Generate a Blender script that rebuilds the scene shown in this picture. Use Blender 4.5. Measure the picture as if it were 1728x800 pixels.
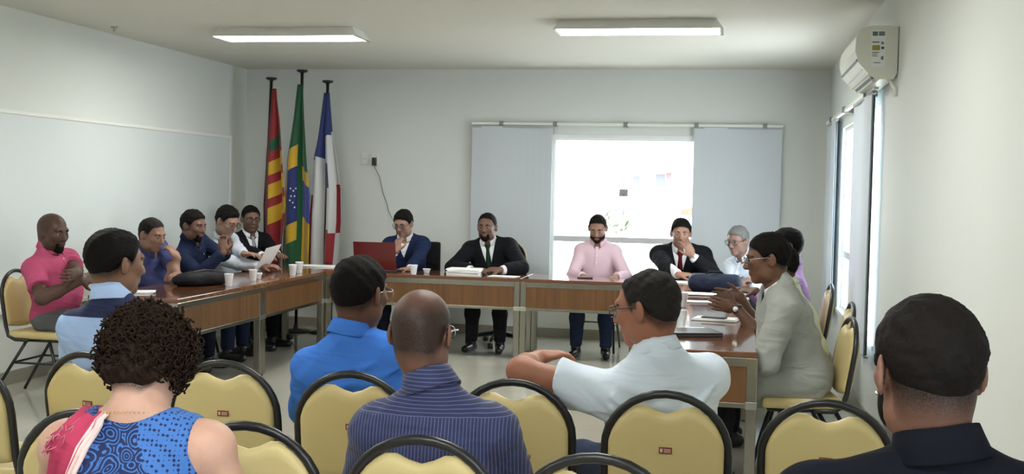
import bpy, bmesh, math, random
import numpy as np
from mathutils import Vector, Matrix

for o in list(bpy.data.objects):
    bpy.data.objects.remove(o, do_unlink=True)
SC = bpy.context.scene
COL = SC.collection
R = math.radians

# ------------------------------------------------------------------ camera
F_PX, YAW, PIT, ROL, CAM_H = 1903.67, 0.1921, 0.0407, 0.0215, 1.5311
_c, _s = math.cos(YAW), math.sin(YAW)
FW = np.array([-_s, _c, 0.0]); RT = np.array([_c, _s, 0.0]); UP = np.array([0, 0, 1.0])
FW, UP = FW * math.cos(PIT) - UP * math.sin(PIT), UP * math.cos(PIT) + FW * math.sin(PIT)
_cr, _sr = math.cos(ROL), math.sin(ROL)
CX = RT * _cr + UP * _sr
CY = UP * _cr - RT * _sr
cam = bpy.data.cameras.new('camera')
cam.sensor_width = 36.0; cam.sensor_fit = 'HORIZONTAL'
cam.lens = 36.0 * F_PX / 1728.0
cam.clip_start = 0.05; cam.clip_end = 300
cam_o = bpy.data.objects.new('camera', cam); COL.objects.link(cam_o)
cam_o.matrix_world = Matrix([[CX[0], CY[0], -FW[0], 0], [CX[1], CY[1], -FW[1], 0], [CX[2], CY[2], -FW[2], CAM_H], [0, 0, 0, 1]])
SC.camera = cam_o
CAM_P = np.array([0, 0, CAM_H])

def ray(x, y):
    return FW + CX * ((x - 864) / F_PX) - CY * ((y - 400) / F_PX)
def atz(x, y, z): r = ray(x, y); return CAM_P + r * ((z - CAM_H) / r[2])
def aty(x, y, Y): r = ray(x, y); return CAM_P + r * (Y / r[1])
def atx(x, y, X): r = ray(x, y); return CAM_P + r * (X / r[0])

# ------------------------------------------------------------------ world, exposure
SC.view_settings.view_transform = 'Standard'
SC.view_settings.look = 'None'
SC.view_settings.exposure = 0.92
SC.view_settings.gamma = 1.0
SC.view_settings.use_curve_mapping = False
wd = bpy.data.worlds.new('overcast_sky'); SC.world = wd; wd.use_nodes = True
bg = wd.node_tree.nodes['Background']
bg.inputs['Color'].default_value = (0.90, 0.96, 1.0, 1); bg.inputs['Strength'].default_value = 5.5

def light_portal(name, loc, rot, sx, sy):
    l = bpy.data.lights.new(name, 'AREA'); l.shape = 'RECTANGLE'; l.size = sx; l.size_y = sy
    l.cycles.is_portal = True
    o = bpy.data.objects.new(name, l); COL.objects.link(o); o.location = loc; o.rotation_euler = rot
    return o

# ------------------------------------------------------------------ materials
MATS = {}
def _new(name):
    m = bpy.data.materials.new(name); m.use_nodes = True
    MATS[name] = m
    return m, m.node_tree, m.node_tree.nodes['Principled BSDF']
def N(nt, t, **kw):
    n = nt.nodes.new(t)
    for k, v in kw.items():
        if k in n.inputs: n.inputs[k].default_value = v
        else: setattr(n, k, v)
    return n
def c4(c): return (c[0], c[1], c[2], 1)
def srgb(r, g, b):
    f = lambda u: (u / 255 / 12.92) if u / 255 <= .04045 else ((u / 255 + .055) / 1.055) ** 2.4
    return (f(r), f(g), f(b))
def mat(name, col, rough=.5, metal=0.0, noise=0.0, nscale=8.0, bump=0.0, bscale=200.0, spec=None, coat=0.0, trans=0.0, sss=0.0, sheen=0.0):
    """plain procedural material: colour with a little noise, optional fine bump"""
    if name in MATS: return MATS[name]
    m, nt, b = _new(name)
    b.inputs['Base Color'].default_value = c4(col); b.inputs['Roughness'].default_value = rough; b.inputs['Metallic'].default_value = metal
    if spec is not None: b.inputs['Specular IOR Level'].default_value = spec
    if coat: b.inputs['Coat Weight'].default_value = coat; b.inputs['Coat Roughness'].default_value = .05
    if sheen: b.inputs['Sheen Weight'].default_value = sheen
    if sss: b.inputs['Subsurface Weight'].default_value = sss; b.inputs['Subsurface Radius'].default_value = (.02, .008, .004)
    tc = N(nt, 'ShaderNodeTexCoord')
    if noise:
        n = N(nt, 'ShaderNodeTexNoise', Scale=nscale, Detail=3.0)
        mx = N(nt, 'ShaderNodeMixRGB'); mx.blend_type = 'MIX'
        mx.inputs['Color1'].default_value = c4([x * (1 - noise) for x in col]); mx.inputs['Color2'].default_value = c4([min(1, x * (1 + noise)) for x in col])
        nt.links.new(tc.outputs['Object'], n.inputs['Vector']); nt.links.new(n.outputs['Fac'], mx.inputs['Fac']); nt.links.new(mx.outputs['Color'], b.inputs['Base Color'])
    if bump:
        n = N(nt, 'ShaderNodeTexNoise', Scale=bscale, Detail=2.0); bp = N(nt, 'ShaderNodeBump', Strength=bump, Distance=.004)
        nt.links.new(tc.outputs['Object'], n.inputs['Vector']); nt.links.new(n.outputs['Fac'], bp.inputs['Height']); nt.links.new(bp.outputs['Normal'], b.inputs['Normal'])
    return m
def creases(nt, tc, amount=1.0):
    """bump of soft, mostly level creases in worn cloth"""
    mp = N(nt, 'ShaderNodeMapping'); mp.inputs['Scale'].default_value = (3.2, 3.2, 8.5); mp.inputs['Rotation'].default_value = (.25, .35, 0)
    n2 = N(nt, 'ShaderNodeTexNoise', Scale=1.0, Detail=2.0, Distortion=.9); s = N(nt, 'ShaderNodeMath', operation='SUBTRACT'); s.inputs[1].default_value = .5; a = N(nt, 'ShaderNodeMath', operation='ABSOLUTE')
    p = N(nt, 'ShaderNodeMath', operation='POWER'); p.inputs[1].default_value = 1.0
    bp = N(nt, 'ShaderNodeBump', Strength=.5 * amount, Distance=.05); bp.invert = True
    nt.links.new(tc.outputs['Object'], mp.inputs['Vector']); nt.links.new(mp.outputs['Vector'], n2.inputs['Vector']); nt.links.new(n2.outputs['Fac'], s.inputs[0]); nt.links.new(s.outputs[0], a.inputs[0]); nt.links.new(a.outputs[0], p.inputs[0]); nt.links.new(p.outputs[0], bp.inputs['Height'])
    return bp
def cloth(name, col, rough=.9, noise=.12, sheen=0.0):
    """woven cloth: soft crumple bump and a fine weave"""
    if name in MATS: return MATS[name]
    m, nt, b = _new(name)
    b.inputs['Roughness'].default_value = rough; b.inputs['Sheen Weight'].default_value = sheen; b.inputs['Specular IOR Level'].default_value = .12
    tc = N(nt, 'ShaderNodeTexCoord')
    n = N(nt, 'ShaderNodeTexNoise', Scale=6.0, Detail=2.0)
    mx = N(nt, 'ShaderNodeMixRGB'); mx.inputs['Color1'].default_value = c4([x * (1 - noise) for x in col]); mx.inputs['Color2'].default_value = c4([min(1, x * (1 + noise)) for x in col])
    bp = creases(nt, tc)
    nt.links.new(tc.outputs['Object'], n.inputs['Vector']); nt.links.new(n.outputs['Fac'], mx.inputs['Fac'])
    nt.links.new(mx.outputs['Color'], b.inputs['Base Color']); nt.links.new(bp.outputs['Normal'], b.inputs['Normal'])
    return m
def ramp(nt, stops, interp='LINEAR'):
    r = nt.nodes.new('ShaderNodeValToRGB'); cr = r.color_ramp; cr.interpolation = interp
    while len(cr.elements) < len(stops): cr.elements.new(.5)
    for e, (p, c) in zip(cr.elements, stops): e.position = p; e.color = c4(c)
    return r
def skin(name, col):
    g = sum(col) / 3; col = [(c * .84 + g * .16) * .74 for c in col]
    m = mat(name, col, rough=.5, noise=.14, nscale=22, bump=.10, bscale=160, spec=.3)
    nt = m.node_tree; b = nt.nodes['Principled BSDF']; src = b.inputs['Base Color'].links[0].from_socket      # short stubble at the hairline
    at = N(nt, 'ShaderNodeAttribute'); at.attribute_name = 'stubble'; mx = N(nt, 'ShaderNodeMixRGB'); mx.inputs['Color2'].default_value = (.0085, .0065, .006, 1)
    nz = N(nt, 'ShaderNodeTexNoise', Scale=300.0, Detail=2.0); tc = N(nt, 'ShaderNodeTexCoord'); nt.links.new(tc.outputs['Object'], nz.inputs['Vector'])
    ml = N(nt, 'ShaderNodeMath', operation='MULTIPLY_ADD'); ml.inputs[1].default_value = .8; ml.inputs[2].default_value = .6; nt.links.new(nz.outputs['Fac'], ml.inputs[0])
    m2 = N(nt, 'ShaderNodeMath', operation='MULTIPLY'); m2.use_clamp = True; nt.links.new(at.outputs['Fac'], m2.inputs[0]); nt.links.new(ml.outputs[0], m2.inputs[1])
    nt.links.new(m2.outputs[0], mx.inputs['Fac']); nt.links.new(src, mx.inputs['Color1']); nt.links.new(mx.outputs['Color'], b.inputs['Base Color'])
    return m
def hairmat(name, col, rough=.75):
    if name in MATS: return MATS[name]
    m, nt, b = _new(name); b.inputs['Roughness'].default_value = rough; b.inputs['Specular IOR Level'].default_value = .12
    tc = N(nt, 'ShaderNodeTexCoord'); n = N(nt, 'ShaderNodeTexNoise', Scale=110.0, Detail=4.0)
    mx = N(nt, 'ShaderNodeMixRGB'); mx.inputs['Color1'].default_value = c4([x * .55 for x in col]); mx.inputs['Color2'].default_value = c4([x * 1.3 for x in col])
    bp = N(nt, 'ShaderNodeBump', Strength=.5, Distance=.004)
    nt.links.new(tc.outputs['Object'], n.inputs['Vector']); nt.links.new(n.outputs['Fac'], mx.inputs['Fac']); nt.links.new(mx.outputs['Color'], b.inputs['Base Color'])
    nt.links.new(n.outputs['Fac'], bp.inputs['Height']); nt.links.new(bp.outputs['Normal'], b.inputs['Normal'])
    return m
def wood(name, c1, c2, rough, axis='Z', scale=1.0, coat=0.0):
    """straight-grained veneer, the grain running along one object axis"""
    m, nt, b = _new(name); b.inputs['Roughness'].default_value = rough
    if coat: b.inputs['Coat Weight'].default_value = coat; b.inputs['Coat Roughness'].default_value = .06
    tc = N(nt, 'ShaderNodeTexCoord'); mp = N(nt, 'ShaderNodeMapping')
    s = {'X': (1.2, 26, 26), 'Y': (26, 1.2, 26), 'Z': (26, 26, 1.2)}[axis]; mp.inputs['Scale'].default_value = [v * scale for v in s]
    n = N(nt, 'ShaderNodeTexNoise', Scale=1.0, Detail=5.0, Distortion=.6); rp = ramp(nt, [(.3, c1), (.7, c2)])
    nt.links.new(tc.outputs['Object'], mp.inputs['Vector']); nt.links.new(mp.outputs['Vector'], n.inputs['Vector'])
    nt.links.new(n.outputs['Fac'], rp.inputs['Fac']); nt.links.new(rp.outputs['Color'], b.inputs['Base Color'])
    return m
def emit(name, col, st):
    m, nt, b = _new(name); b.inputs['Base Color'].default_value = c4(col); b.inputs['Emission Color'].default_value = c4(col); b.inputs['Emission Strength'].default_value = st
    return m

# ------------------------------------------------------------------ mesh helpers
def link(o, parent=None):
    COL.objects.link(o)
    if parent is not None: o.parent = parent
    return o
def tag(o, label=None, cat=None, group=None, kind=None):
    if label: o['label'] = label
    if cat: o['category'] = cat
    if group: o['group'] = group
    if kind: o['kind'] = kind
    return o
def empty(name, loc=(0, 0, 0), rz=0.0, label=None, cat=None, group=None):
    o = bpy.data.objects.new(name, None); o.empty_display_size = .1; COL.objects.link(o)
    o.location = loc; o.rotation_euler = (0, 0, rz)
    return tag(o, label, cat, group)
def mesh_obj(name, me, m, parent=None):
    if m is not None and not me.materials: me.materials.append(m)
    return link(bpy.data.objects.new(name, me), parent)
def dup(root, loc=None, rz=None, label=None, group=None):
    """copy a thing with its parts and sub-parts (mesh data shared)"""
    def cp(o, par):
        c = o.copy(); COL.objects.link(c); c.parent = par
        for ch in o.children: cp(ch, c)
        return c
    r = cp(root, None)
    if loc is not None: r.location = loc
    if rz is not None: r.rotation_euler = (0, 0, rz)
    if label: r['label'] = label
    if group: r['group'] = group
    return r

class MB:
    """collects shapes, then builds ONE mesh object"""
    def __init__(s): s.v = []; s.f = []; s.sm = []
    def add(s, vs, fs, smooth=False):
        k = len(s.v); s.v.extend([tuple(map(float, p)) for p in vs]); s.f.extend([tuple(i + k for i in f) for f in fs]); s.sm.extend([smooth] * len(fs)); return s
    def box(s, lo, hi, bev=0.0, M=None):
        x0, y0, z0 = lo; x1, y1, z1 = hi
        if bev <= 0:
            vs = [(x0, y0, z0), (x1, y0, z0), (x1, y1, z0), (x0, y1, z0), (x0, y0, z1), (x1, y0, z1), (x1, y1, z1), (x0, y1, z1)]
            fs = [(0, 3, 2, 1), (4, 5, 6, 7), (0, 1, 5, 4), (1, 2, 6, 5), (2, 3, 7, 6), (3, 0, 4, 7)]
            if M is not None: vs = [tuple(M @ Vector(v)) for v in vs]
            return s.add(vs, fs)
        b = bmesh.new(); bmesh.ops.create_cube(b, size=1)
        for v in b.verts: v.co = Vector((x0 + (v.co.x + .5) * (x1 - x0), y0 + (v.co.y + .5) * (y1 - y0), z0 + (v.co.z + .5) * (z1 - z0)))
        bmesh.ops.bevel(b, geom=b.edges[:], offset=bev, segments=2, profile=.6, affect='EDGES')
        b.verts.index_update()
        vs = [v.co.copy() for v in b.verts]; fs = [tuple(v.index for v in f.verts) for f in b.faces]; b.free()
        if M is not None: vs = [M @ v for v in vs]
        return s.add(vs, fs)
    def tube(s, pts, r, n=8, closed=False, caps=True):
        P = [Vector(p) for p in pts]; m = len(P); rr = r if hasattr(r, '__len__') else [r] * m
        vs = []; prev = None
        for i in range(m):
            if closed: d = P[(i + 1) % m] - P[i - 1]
            else: d = P[min(i + 1, m - 1)] - P[max(i - 1, 0)]
            d.normalize()
            a = prev - d * prev.dot(d) if prev is not None else None
            if a is None or a.length < 1e-4:
                a = d.orthogonal()
            a.normalize(); prev = a; b = d.cross(a)
            for k in range(n):
                t = 2 * math.pi * k / n; vs.append(P[i] + (a * math.cos(t) + b * math.sin(t)) * rr[i])
        fs = []
        for i in range(m if closed else m - 1):
            j = (i + 1) % m
            for k in range(n): fs.append((i * n + k, i * n + (k + 1) % n, j * n + (k + 1) % n, j * n + k))
        if caps and not closed: fs.append(tuple(range(n - 1, -1, -1))); fs.append(tuple((m - 1) * n + k for k in range(n)))
        return s.add(vs, fs, True)
    def lathe(s, prof, n=20, M=None, cap=True):
        vs = []; m = len(prof)
        for r, z in prof:
            for k in range(n): t = 2 * math.pi * k / n; vs.append(Vector((r * math.cos(t), r * math.sin(t), z)))
        fs = [(i * n + k, i * n + (k + 1) % n, (i + 1) * n + (k + 1) % n, (i + 1) * n + k) for i in range(m - 1) for k in range(n)]
        if cap: fs.append(tuple(range(n - 1, -1, -1))); fs.append(tuple((m - 1) * n + k for k in range(n)))
        if M is not None: vs = [M @ v for v in vs]
        return s.add(vs, fs, True)
    def prism(s, poly, ax, d0, d1):
        """polygon in the plane across axis ax, extruded from d0 to d1"""
        def p3(p, d): return {'x': (d, p[0], p[1]), 'y': (p[0], d, p[1]), 'z': (p[0], p[1], d)}[ax]
        n = len(poly); vs = [p3(p, d0) for p in poly] + [p3(p, d1) for p in poly]
        fs = [tuple(range(n - 1, -1, -1)), tuple(range(n, 2 * n))] + [(i, (i + 1) % n, n + (i + 1) % n, n + i) for i in range(n)]
        return s.add(vs, fs)
    def build(s, name, m, parent=None, recalc=True):
        me = bpy.data.meshes.new(name); me.from_pydata(s.v, [], s.f)
        me.polygons.foreach_set('use_smooth', s.sm)
        if recalc:
            b = bmesh.new(); b.from_mesh(me); bmesh.ops.recalc_face_normals(b, faces=b.faces[:]); b.to_mesh(me); b.free()
        me.update()
        return mesh_obj(name, me, m, parent)

# ------------------------------------------------------------------ room shell
XL, XR, YB, ZC, YF = -5.292, 0.93, 11.705, 2.811, -3.0
T = .16
M_WALL = mat('wall_paint', srgb(213, 217, 213), rough=.7, noise=.015, nscale=2, bump=.05, bscale=60)
M_CEIL = mat('ceiling_paint', srgb(214, 212, 202), rough=.8, noise=.012, nscale=1.5)
M_ALU = mat('white_aluminium', srgb(225, 228, 228), rough=.35, noise=.02)
M_STEEL = mat('brushed_steel', (.62, .61, .57), rough=.22, metal=1.0, noise=.05, nscale=30)
M_BLACK = mat('black_enamel', (.012, .012, .013), rough=.33, noise=.1)
M_PLASTIC = mat('white_plastic', srgb(222, 224, 216), rough=.4, noise=.01)
M_DARK = mat('dark_plastic', (.02, .02, .022), rough=.45, noise=.1)

def floor_material():
    m, nt, b = _new('porcelain_floor')
    tc = N(nt, 'ShaderNodeTexCoord'); br = N(nt, 'ShaderNodeTexBrick', Scale=1.0)
    br.offset = 0.0; br.inputs['Mortar Size'].default_value = .0025; br.inputs['Brick Width'].default_value = .6; br.inputs['Row Height'].default_value = .6
    br.inputs['Color1'].default_value = c4(srgb(178, 176, 164)); br.inputs['Color2'].default_value = c4(srgb(173, 171, 160)); br.inputs['Mortar'].default_value = c4(srgb(160, 158, 147))
    n = N(nt, 'ShaderNodeTexNoise', Scale=5.0, Detail=5.0); mx = N(nt, 'ShaderNodeMixRGB'); mx.blend_type = 'MULTIPLY'; mx.inputs['Fac'].default_value = .11
    nt.links.new(tc.outputs['Object'], br.inputs['Vector']); nt.links.new(tc.outputs['Object'], n.inputs['Vector'])
    nt.links.new(br.outputs['Color'], mx.inputs['Color1']); nt.links.new(n.outputs['Color'], mx.inputs['Color2']); nt.links.new(mx.outputs['Color'], b.inputs['Base Color'])
    b.inputs['Roughness'].default_value = .09
    return m
tag(MB().box((XL - T, YF - T, -.12), (XR + T, YB + T, 0)).build('floor', floor_material()), kind='structure', label='polished pale grey porcelain floor')
tag(MB().box((XL - T, YF - T, ZC), (XR + T, YB + T, ZC + .12)).build('ceiling', M_CEIL), kind='structure', label='plain white ceiling')

def wall_with_hole(name, axis, a0, a1, p0, p1, holes):
    """slab between p0 and p1 across axis; a0..a1 along the wall; holes = [(u0,u1,z0,z1)]"""
    b = MB()
    def bx(u0, u1, z0, z1):
        if u1 - u0 < 1e-4 or z1 - z0 < 1e-4: return
        if axis == 'y': b.box((u0, p0, z0), (u1, p1, z1))
        else: b.box((p0, u0, z0), (p1, u1, z1))
    u = a0
    for (h0, h1, z0, z1) in sorted(holes):
        bx(u, h0, 0, ZC); bx(h0, h1, 0, z0); bx(h0, h1, z1, ZC); u = h1
    bx(u, a1, 0, ZC)
    return tag(b.build(name, M_WALL), kind='structure')
WB = (-1.862, -.362, .62, 2.105)        # opening in the back wall
WR = (7.68, 10.25, .57, 2.14)           # opening in the right wall
WN = (-1.6, 1.0, .57, 2.14)             # opening added in the right wall, out of view, to light the near room
tag(wall_with_hole('wall_back', 'y', XL - T, XR + T, YB, YB + T, [WB]), label='white back wall with a glass window')
tag(wall_with_hole('wall_right', 'x', YF, YB, XR, XR + T, [WR, WN]), label='white right wall')
tag(wall_with_hole('wall_left', 'x', YF, YB, XL - T, XL, []), label='white left wall')
tag(wall_with_hole('wall_front', 'y', XL - T, XR + T, YF - T, YF, []), label='white wall behind the audience')
light_portal('daylight_portal_back', ((WB[0] + WB[1]) / 2, YB + T + .02, (WB[2] + WB[3]) / 2), (R(-90), 0, 0), WB[1] - WB[0], WB[3] - WB[2])
light_portal('daylight_portal_right', (XR + T + .02, (WR[0] + WR[1]) / 2, (WR[2] + WR[3]) / 2), (R(90), 0, R(90)), WR[1] - WR[0], WR[3] - WR[2])
light_portal('daylight_portal_near', (XR + T + .02, (WN[0] + WN[1]) / 2, (WN[2] + WN[3]) / 2), (R(90), 0, R(90)), WN[1] - WN[0], WN[3] - WN[2])

M_BASE = mat('baseboard_ceramic', srgb(140, 136, 124), rough=.3, noise=.06, nscale=6)
for nm, lo, hi in (('baseboard_back', (XL + .013, YB - .013, 0), (XR - .013, YB, .10)), ('baseboard_left', (XL, YF, 0), (XL + .013, YB, .10)), ('baseboard_right', (XR - .013, YF, 0), (XR, YB, .10))):
    tag(MB().box(lo, hi, .003).build(nm, M_BASE), kind='structure', label='grey ceramic baseboard')

# --- windows
def glass_mat():
    m = bpy.data.materials.new('window_glass'); m.use_nodes = True; nt = m.node_tree; nt.nodes.remove(nt.nodes['Principled BSDF'])
    t = N(nt, 'ShaderNodeBsdfTransparent'); t.inputs['Color'].default_value = (.96, .98, .98, 1)
    g = N(nt, 'ShaderNodeBsdfGlossy', Roughness=.02); mx = N(nt, 'ShaderNodeMixShader'); mx.inputs['Fac'].default_value = .05
    nt.links.new(t.outputs[0], mx.inputs[1]); nt.links.new(g.outputs[0], mx.inputs[2])
    nt.links.new(mx.outputs[0], nt.nodes['Material Output'].inputs['Surface'])
    return m
M_GLASS = glass_mat()
M_SASH = mat('grey_sash', srgb(196, 199, 203), rough=.35, noise=.02)
def window(name, axis, u0, u1, z0, z1, p, zmid, inward):
    """two panes above a rail, two fixed below; p = plane of the glass, inward = sign towards the room"""
    w = empty(name); tag(w, kind='structure')
    def bx(b, ua, ub, za, zb, d0, d1):
        d0, d1 = sorted((p + d0, p + d1))
        return b.box((ua, d0, za), (ub, d1, zb), .003) if axis == 'y' else b.box((d0, ua, za), (d1, ub, zb), .003)
    f = MB(); fw = .03
    bx(f, u0, u0 + fw, z0, z1, -.04, .04); bx(f, u1 - fw, u1, z0, z1, -.04, .04); bx(f, u0 + fw, u1 - fw, z0, z0 + fw, -.04, .04); bx(f, u0 + fw, u1 - fw, z1 - fw, z1, -.04, .04)
    f.build('window_frame', M_ALU, w)
    b = MB(); bx(b, u0 + fw, u1 - fw, zmid - .03, zmid + .03, -.035, .045); b.build('mid_rail', M_SASH, w)
    um = (u0 + u1) / 2
    for a, c, d in ((u0 + fw, um, -.012), (um, u1 - fw, .006)):
        g = MB(); bx(g, a, c, zmid + .031, z1 - fw - .001, d, d + .006); g.build('pane', M_GLASS, w)
        g = MB(); bx(g, a, c, z0 + fw + .001, zmid - .031, -.004, .002); g.build('pane', M_GLASS, w)
    b = MB(); bx(b, um - .004, um + .004, z0 + fw, z1 - fw, -.016, .016); b.build('meeting_edge', M_SASH, w)
    return w, um
w1, um = window('window_1', 'y', *WB, YB + .06, 1.045, -1); w1['label'] = 'glass window with two sliding panes in the back wall'
lk = MB().box((um - .045, YB + .02, 1.50), (um + .045, YB + .045, 1.575), .004).build('lock', mat('lock_metal', srgb(150, 150, 150), rough=.4, metal=.6, noise=.05), w1)
MB().tube([(um, YB + .02, 1.537), (um, YB + .008, 1.537)], .012).build('lock_cylinder', M_STEEL, lk)
w2, _ = window('window_2', 'x', *WR, XR + .07, 1.045, -1); w2['label'] = 'bright window in the right wall between two blinds'
w3, _ = window('added_window', 'x', *WN, XR + .07, 1.045, -1); w3['label'] = 'unseen window added behind the camera to light the near room'
for nm, lo, hi in (('trim_1', (WB[0] - .03, YB - .012, WB[3] - .01), (WB[1] + .03, YB, WB[3] + .03)), ('trim_2', (XR - .012, WR[0] - .03, WR[2] - .03), (XR, WR[1] + .03, WR[2]))):
    tag(MB().box(lo, hi, .003).build(nm, M_ALU), kind='structure', label='white window trim')

# --- panel blinds
def blind_mat():
    m, nt, b = _new('blind_fabric'); b.inputs['Base Color'].default_value = c4(srgb(205, 212, 218)); b.inputs['Roughness'].default_value = .8
    tr = N(nt, 'ShaderNodeBsdfTranslucent'); tr.inputs['Color'].default_value = c4(srgb(205, 216, 226)); mx = N(nt, 'ShaderNodeMixShader'); mx.inputs['Fac'].default_value = .11
    tc = N(nt, 'ShaderNodeTexCoord'); w = N(nt, 'ShaderNodeTexWave', Scale=90.0); bp = N(nt, 'ShaderNodeBump', Strength=.08, Distance=.002)
    w.bands_direction = 'Z'
    nt.links.new(tc.outputs['Object'], w.inputs['Vector']); nt.links.new(w.outputs['Fac'], bp.inputs['Height']); nt.links.new(bp.outputs['Normal'], b.inputs['Normal'])
    nt.links.new(b.outputs[0], mx.inputs[1]); nt.links.new(tr.outputs[0], mx.inputs[2]); nt.links.new(mx.outputs[0], nt.nodes['Material Output'].inputs['Surface'])
    return m
M_BLIND = blind_mat()
M_RAILG = mat('blind_rail_grey', srgb(160, 164, 166), rough=.4, noise=.03)
def sheet(b, pts, thick, nrm):
    """bowed vertical sheet through plan points, with thickness"""
    n = len(pts); nx, ny = nrm
    vs = []
    for (x, y, z0, z1) in pts:
        vs += [(x, y, z0), (x, y, z1), (x + nx * thick, y + ny * thick, z0), (x + nx * thick, y + ny * thick, z1)]
    fs = []
    for i in range(n - 1):
        a, c = 4 * i, 4 * i + 4
        fs += [(a, c, c + 1, a + 1), (a + 2, a + 3, c + 3, c + 2), (a + 1, c + 1, c + 3, a + 3), (a, a + 2, c + 2, c)]
    fs += [(0, 1, 3, 2), (4 * n - 4, 4 * n - 2, 4 * n - 1, 4 * n - 3)]
    return b.add(vs, fs, False)
def blind(axis, u0, u1, p, z0, z1, label, nrm, edge=None):
    w = empty('panel_blind', label=label, cat='blind', group=None)
    pts = []
    for i in range(13):
        t = i / 12; u = u0 + (u1 - u0) * t; bow = .012 * math.sin(t * math.pi * 2)
        pts.append((u, p + bow * nrm[1], z0, z1) if axis == 'y' else (p + bow * nrm[0], u, z0, z1))
    sheet(MB(), pts, .006, nrm).build('blind_fabric', M_BLIND, w)
    for z, nm, h in ((z1, 'top_bar', .022), (z0, 'bottom_bar', .016)):
        b = MB()
        if axis == 'y': b.box((u0, p - .014, z - h / 2), (u1, p + .014, z + h / 2), .003)
        else: b.box((p - .014, u0, z - h / 2), (p + .014, u1, z + h / 2), .003)
        b.build(nm, M_RAILG, w)
    if edge is not None:
        u, du = edge
        b = MB(); b.box((p - .016, u, z0 + .01), (p + .006, u + du, z1 - .02), .003); b.build('edge_strip', mat('blind_edge_strip', srgb(120, 132, 138), rough=.5, noise=.05), w)
    return w
blind('y', -2.713, -1.858, YB - .07, .50, 2.205, 'pale grey panel blind left of the back window', (0, -1))
blind('y', -.402, .471, YB - .07, .50, 2.215, 'pale blue-grey panel blind right of the back window', (0, -1))
blind('x', 7.52, 8.72, XR - .06, .51, 2.215, 'tall pale panel blind on right wall below the air conditioner', (-1, 0), (7.52, .012))
blind('x', 10.15, 11.1, XR - .06, .51, 2.215, 'narrow pale panel blind on right wall near the far corner', (-1, 0), (10.15, .012))
rl = empty('blind_track', label='thin white blind track above the back window', cat='curtain track')
MB().box((-2.72, YB - .085, 2.222), (.48, YB - .055, 2.25), .004).build('rail', M_PLASTIC, rl)
for x in (-2.40, -1.83, -1.10, -.38, .30): MB().box((x - .02, YB - .10, 2.212), (x + .02, YB, 2.262), .003).build('bracket', mat('bracket_grey', srgb(128, 130, 128), rough=.45, noise=.05), rl)
rl = empty('blind_track', label='thin white blind track above the right wall window', cat='curtain track')
MB().box((XR - .075, 7.45, 2.222), (XR - .045, 11.15, 2.25), .004).build('rail', M_PLASTIC, rl)
for y in (7.9, 9.4, 10.6): MB().box((XR - .09, y - .02, 2.212), (XR, y + .02, 2.262), .003).build('bracket', MATS['bracket_grey'], rl)

# --- board on the left wall
bd = empty('whiteboard', (XL, 8.1, .57), label='huge pale whiteboard covering the left wall', cat='whiteboard')
M_BOARD = mat('board_laminate', srgb(212, 219, 219), rough=.32, noise=.01)
MB().box((.0, -3.15, .0), (.016, 3.16, 1.455)).build('panel', M_BOARD, bd)
for lo, hi in (((0, -3.19, 1.455), (.026, 3.20, 1.483)), ((0, -3.19, -.03), (.034, 3.20, 0)), ((0, 3.16, 0), (.026, 3.20, 1.455)), ((0, -3.19, 0), (.026, -3.15, 1.455))):
    MB().box(lo, hi, .004).build('frame', mat('board_frame', srgb(228, 230, 224), rough=.45, noise=.02), bd)

# --- ceiling luminaires
M_TUBE = emit('lit_diffuser', (1.0, .988, .935), 20.0)
M_LUM = mat('luminaire_white', srgb(235, 236, 232), rough=.3, noise=.01)
def luminaire(x, y, label):
    r = empty('ceiling_light', (x, y, ZC), label=label, cat='ceiling light', group='ceiling luminaires')
    b = MB(); L, Wd = .62, .185
    lo = [(-L, -Wd, -.075), (L, -Wd, -.075), (L, Wd, -.075), (-L, Wd, -.075)]; hi = [(-L + .05, -Wd + .05, 0), (L - .05, -Wd + .05, 0), (L - .05, Wd - .05, 0), (-L + .05, Wd - .05, 0)]
    inn = [(-L + .018, -Wd + .018, -.075), (L - .018, -Wd + .018, -.075), (L - .018, Wd - .018, -.075), (-L + .018, Wd - .018, -.075)]
    up = [(x_, y_, -.062) for x_, y_, _ in inn]
    q = lambda a, c: [(a + i, a + (i + 1) % 4, c + (i + 1) % 4, c + i) for i in range(4)]
    b.add(lo + hi + inn + up, q(0, 4) + q(0, 8) + q(8, 12) + [(4, 5, 6, 7)])
    b.build('housing', M_LUM, r)
    MB().box((-L + .02, -Wd + .02, -.069), (L - .02, Wd - .02, -.058)).build('diffuser', M_TUBE, r)
    for s in (-1, 1): MB().box((s * (L - .012) - .012, -Wd, -.079), (s * (L - .012) + .012, Wd, -.0755), .001).build('end_clip', M_STEEL, r)
    return r
luminaire(-3.58, 8.76, 'lit ceiling light above the left table')
luminaire(-.72, 8.48, 'lit ceiling light above the right table')
for x, y, l in ((-3.58, 4.9, 'lit ceiling light over the front left audience'), (-.72, 4.7, 'lit ceiling light over the front right audience'), (-3.58, 1.1, 'lit ceiling light over the rear left audience'), (-.72, .9, 'lit ceiling light over the rear right audience')):
    luminaire(x, y, l)
hk = tag(MB().lathe([(.03, 0), (.03, -.008), (.012, -.014), (.008, -.03), (.014, -.036), (.0, -.04)], 12, Matrix.Translation((*atz(193, 45, ZC)[:2], ZC))).build('ceiling_hook', mat('hook_grey', srgb(170, 168, 158), rough=.5, noise=.05)), 'small pale fixing on the ceiling above the whiteboard', 'hook')

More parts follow.
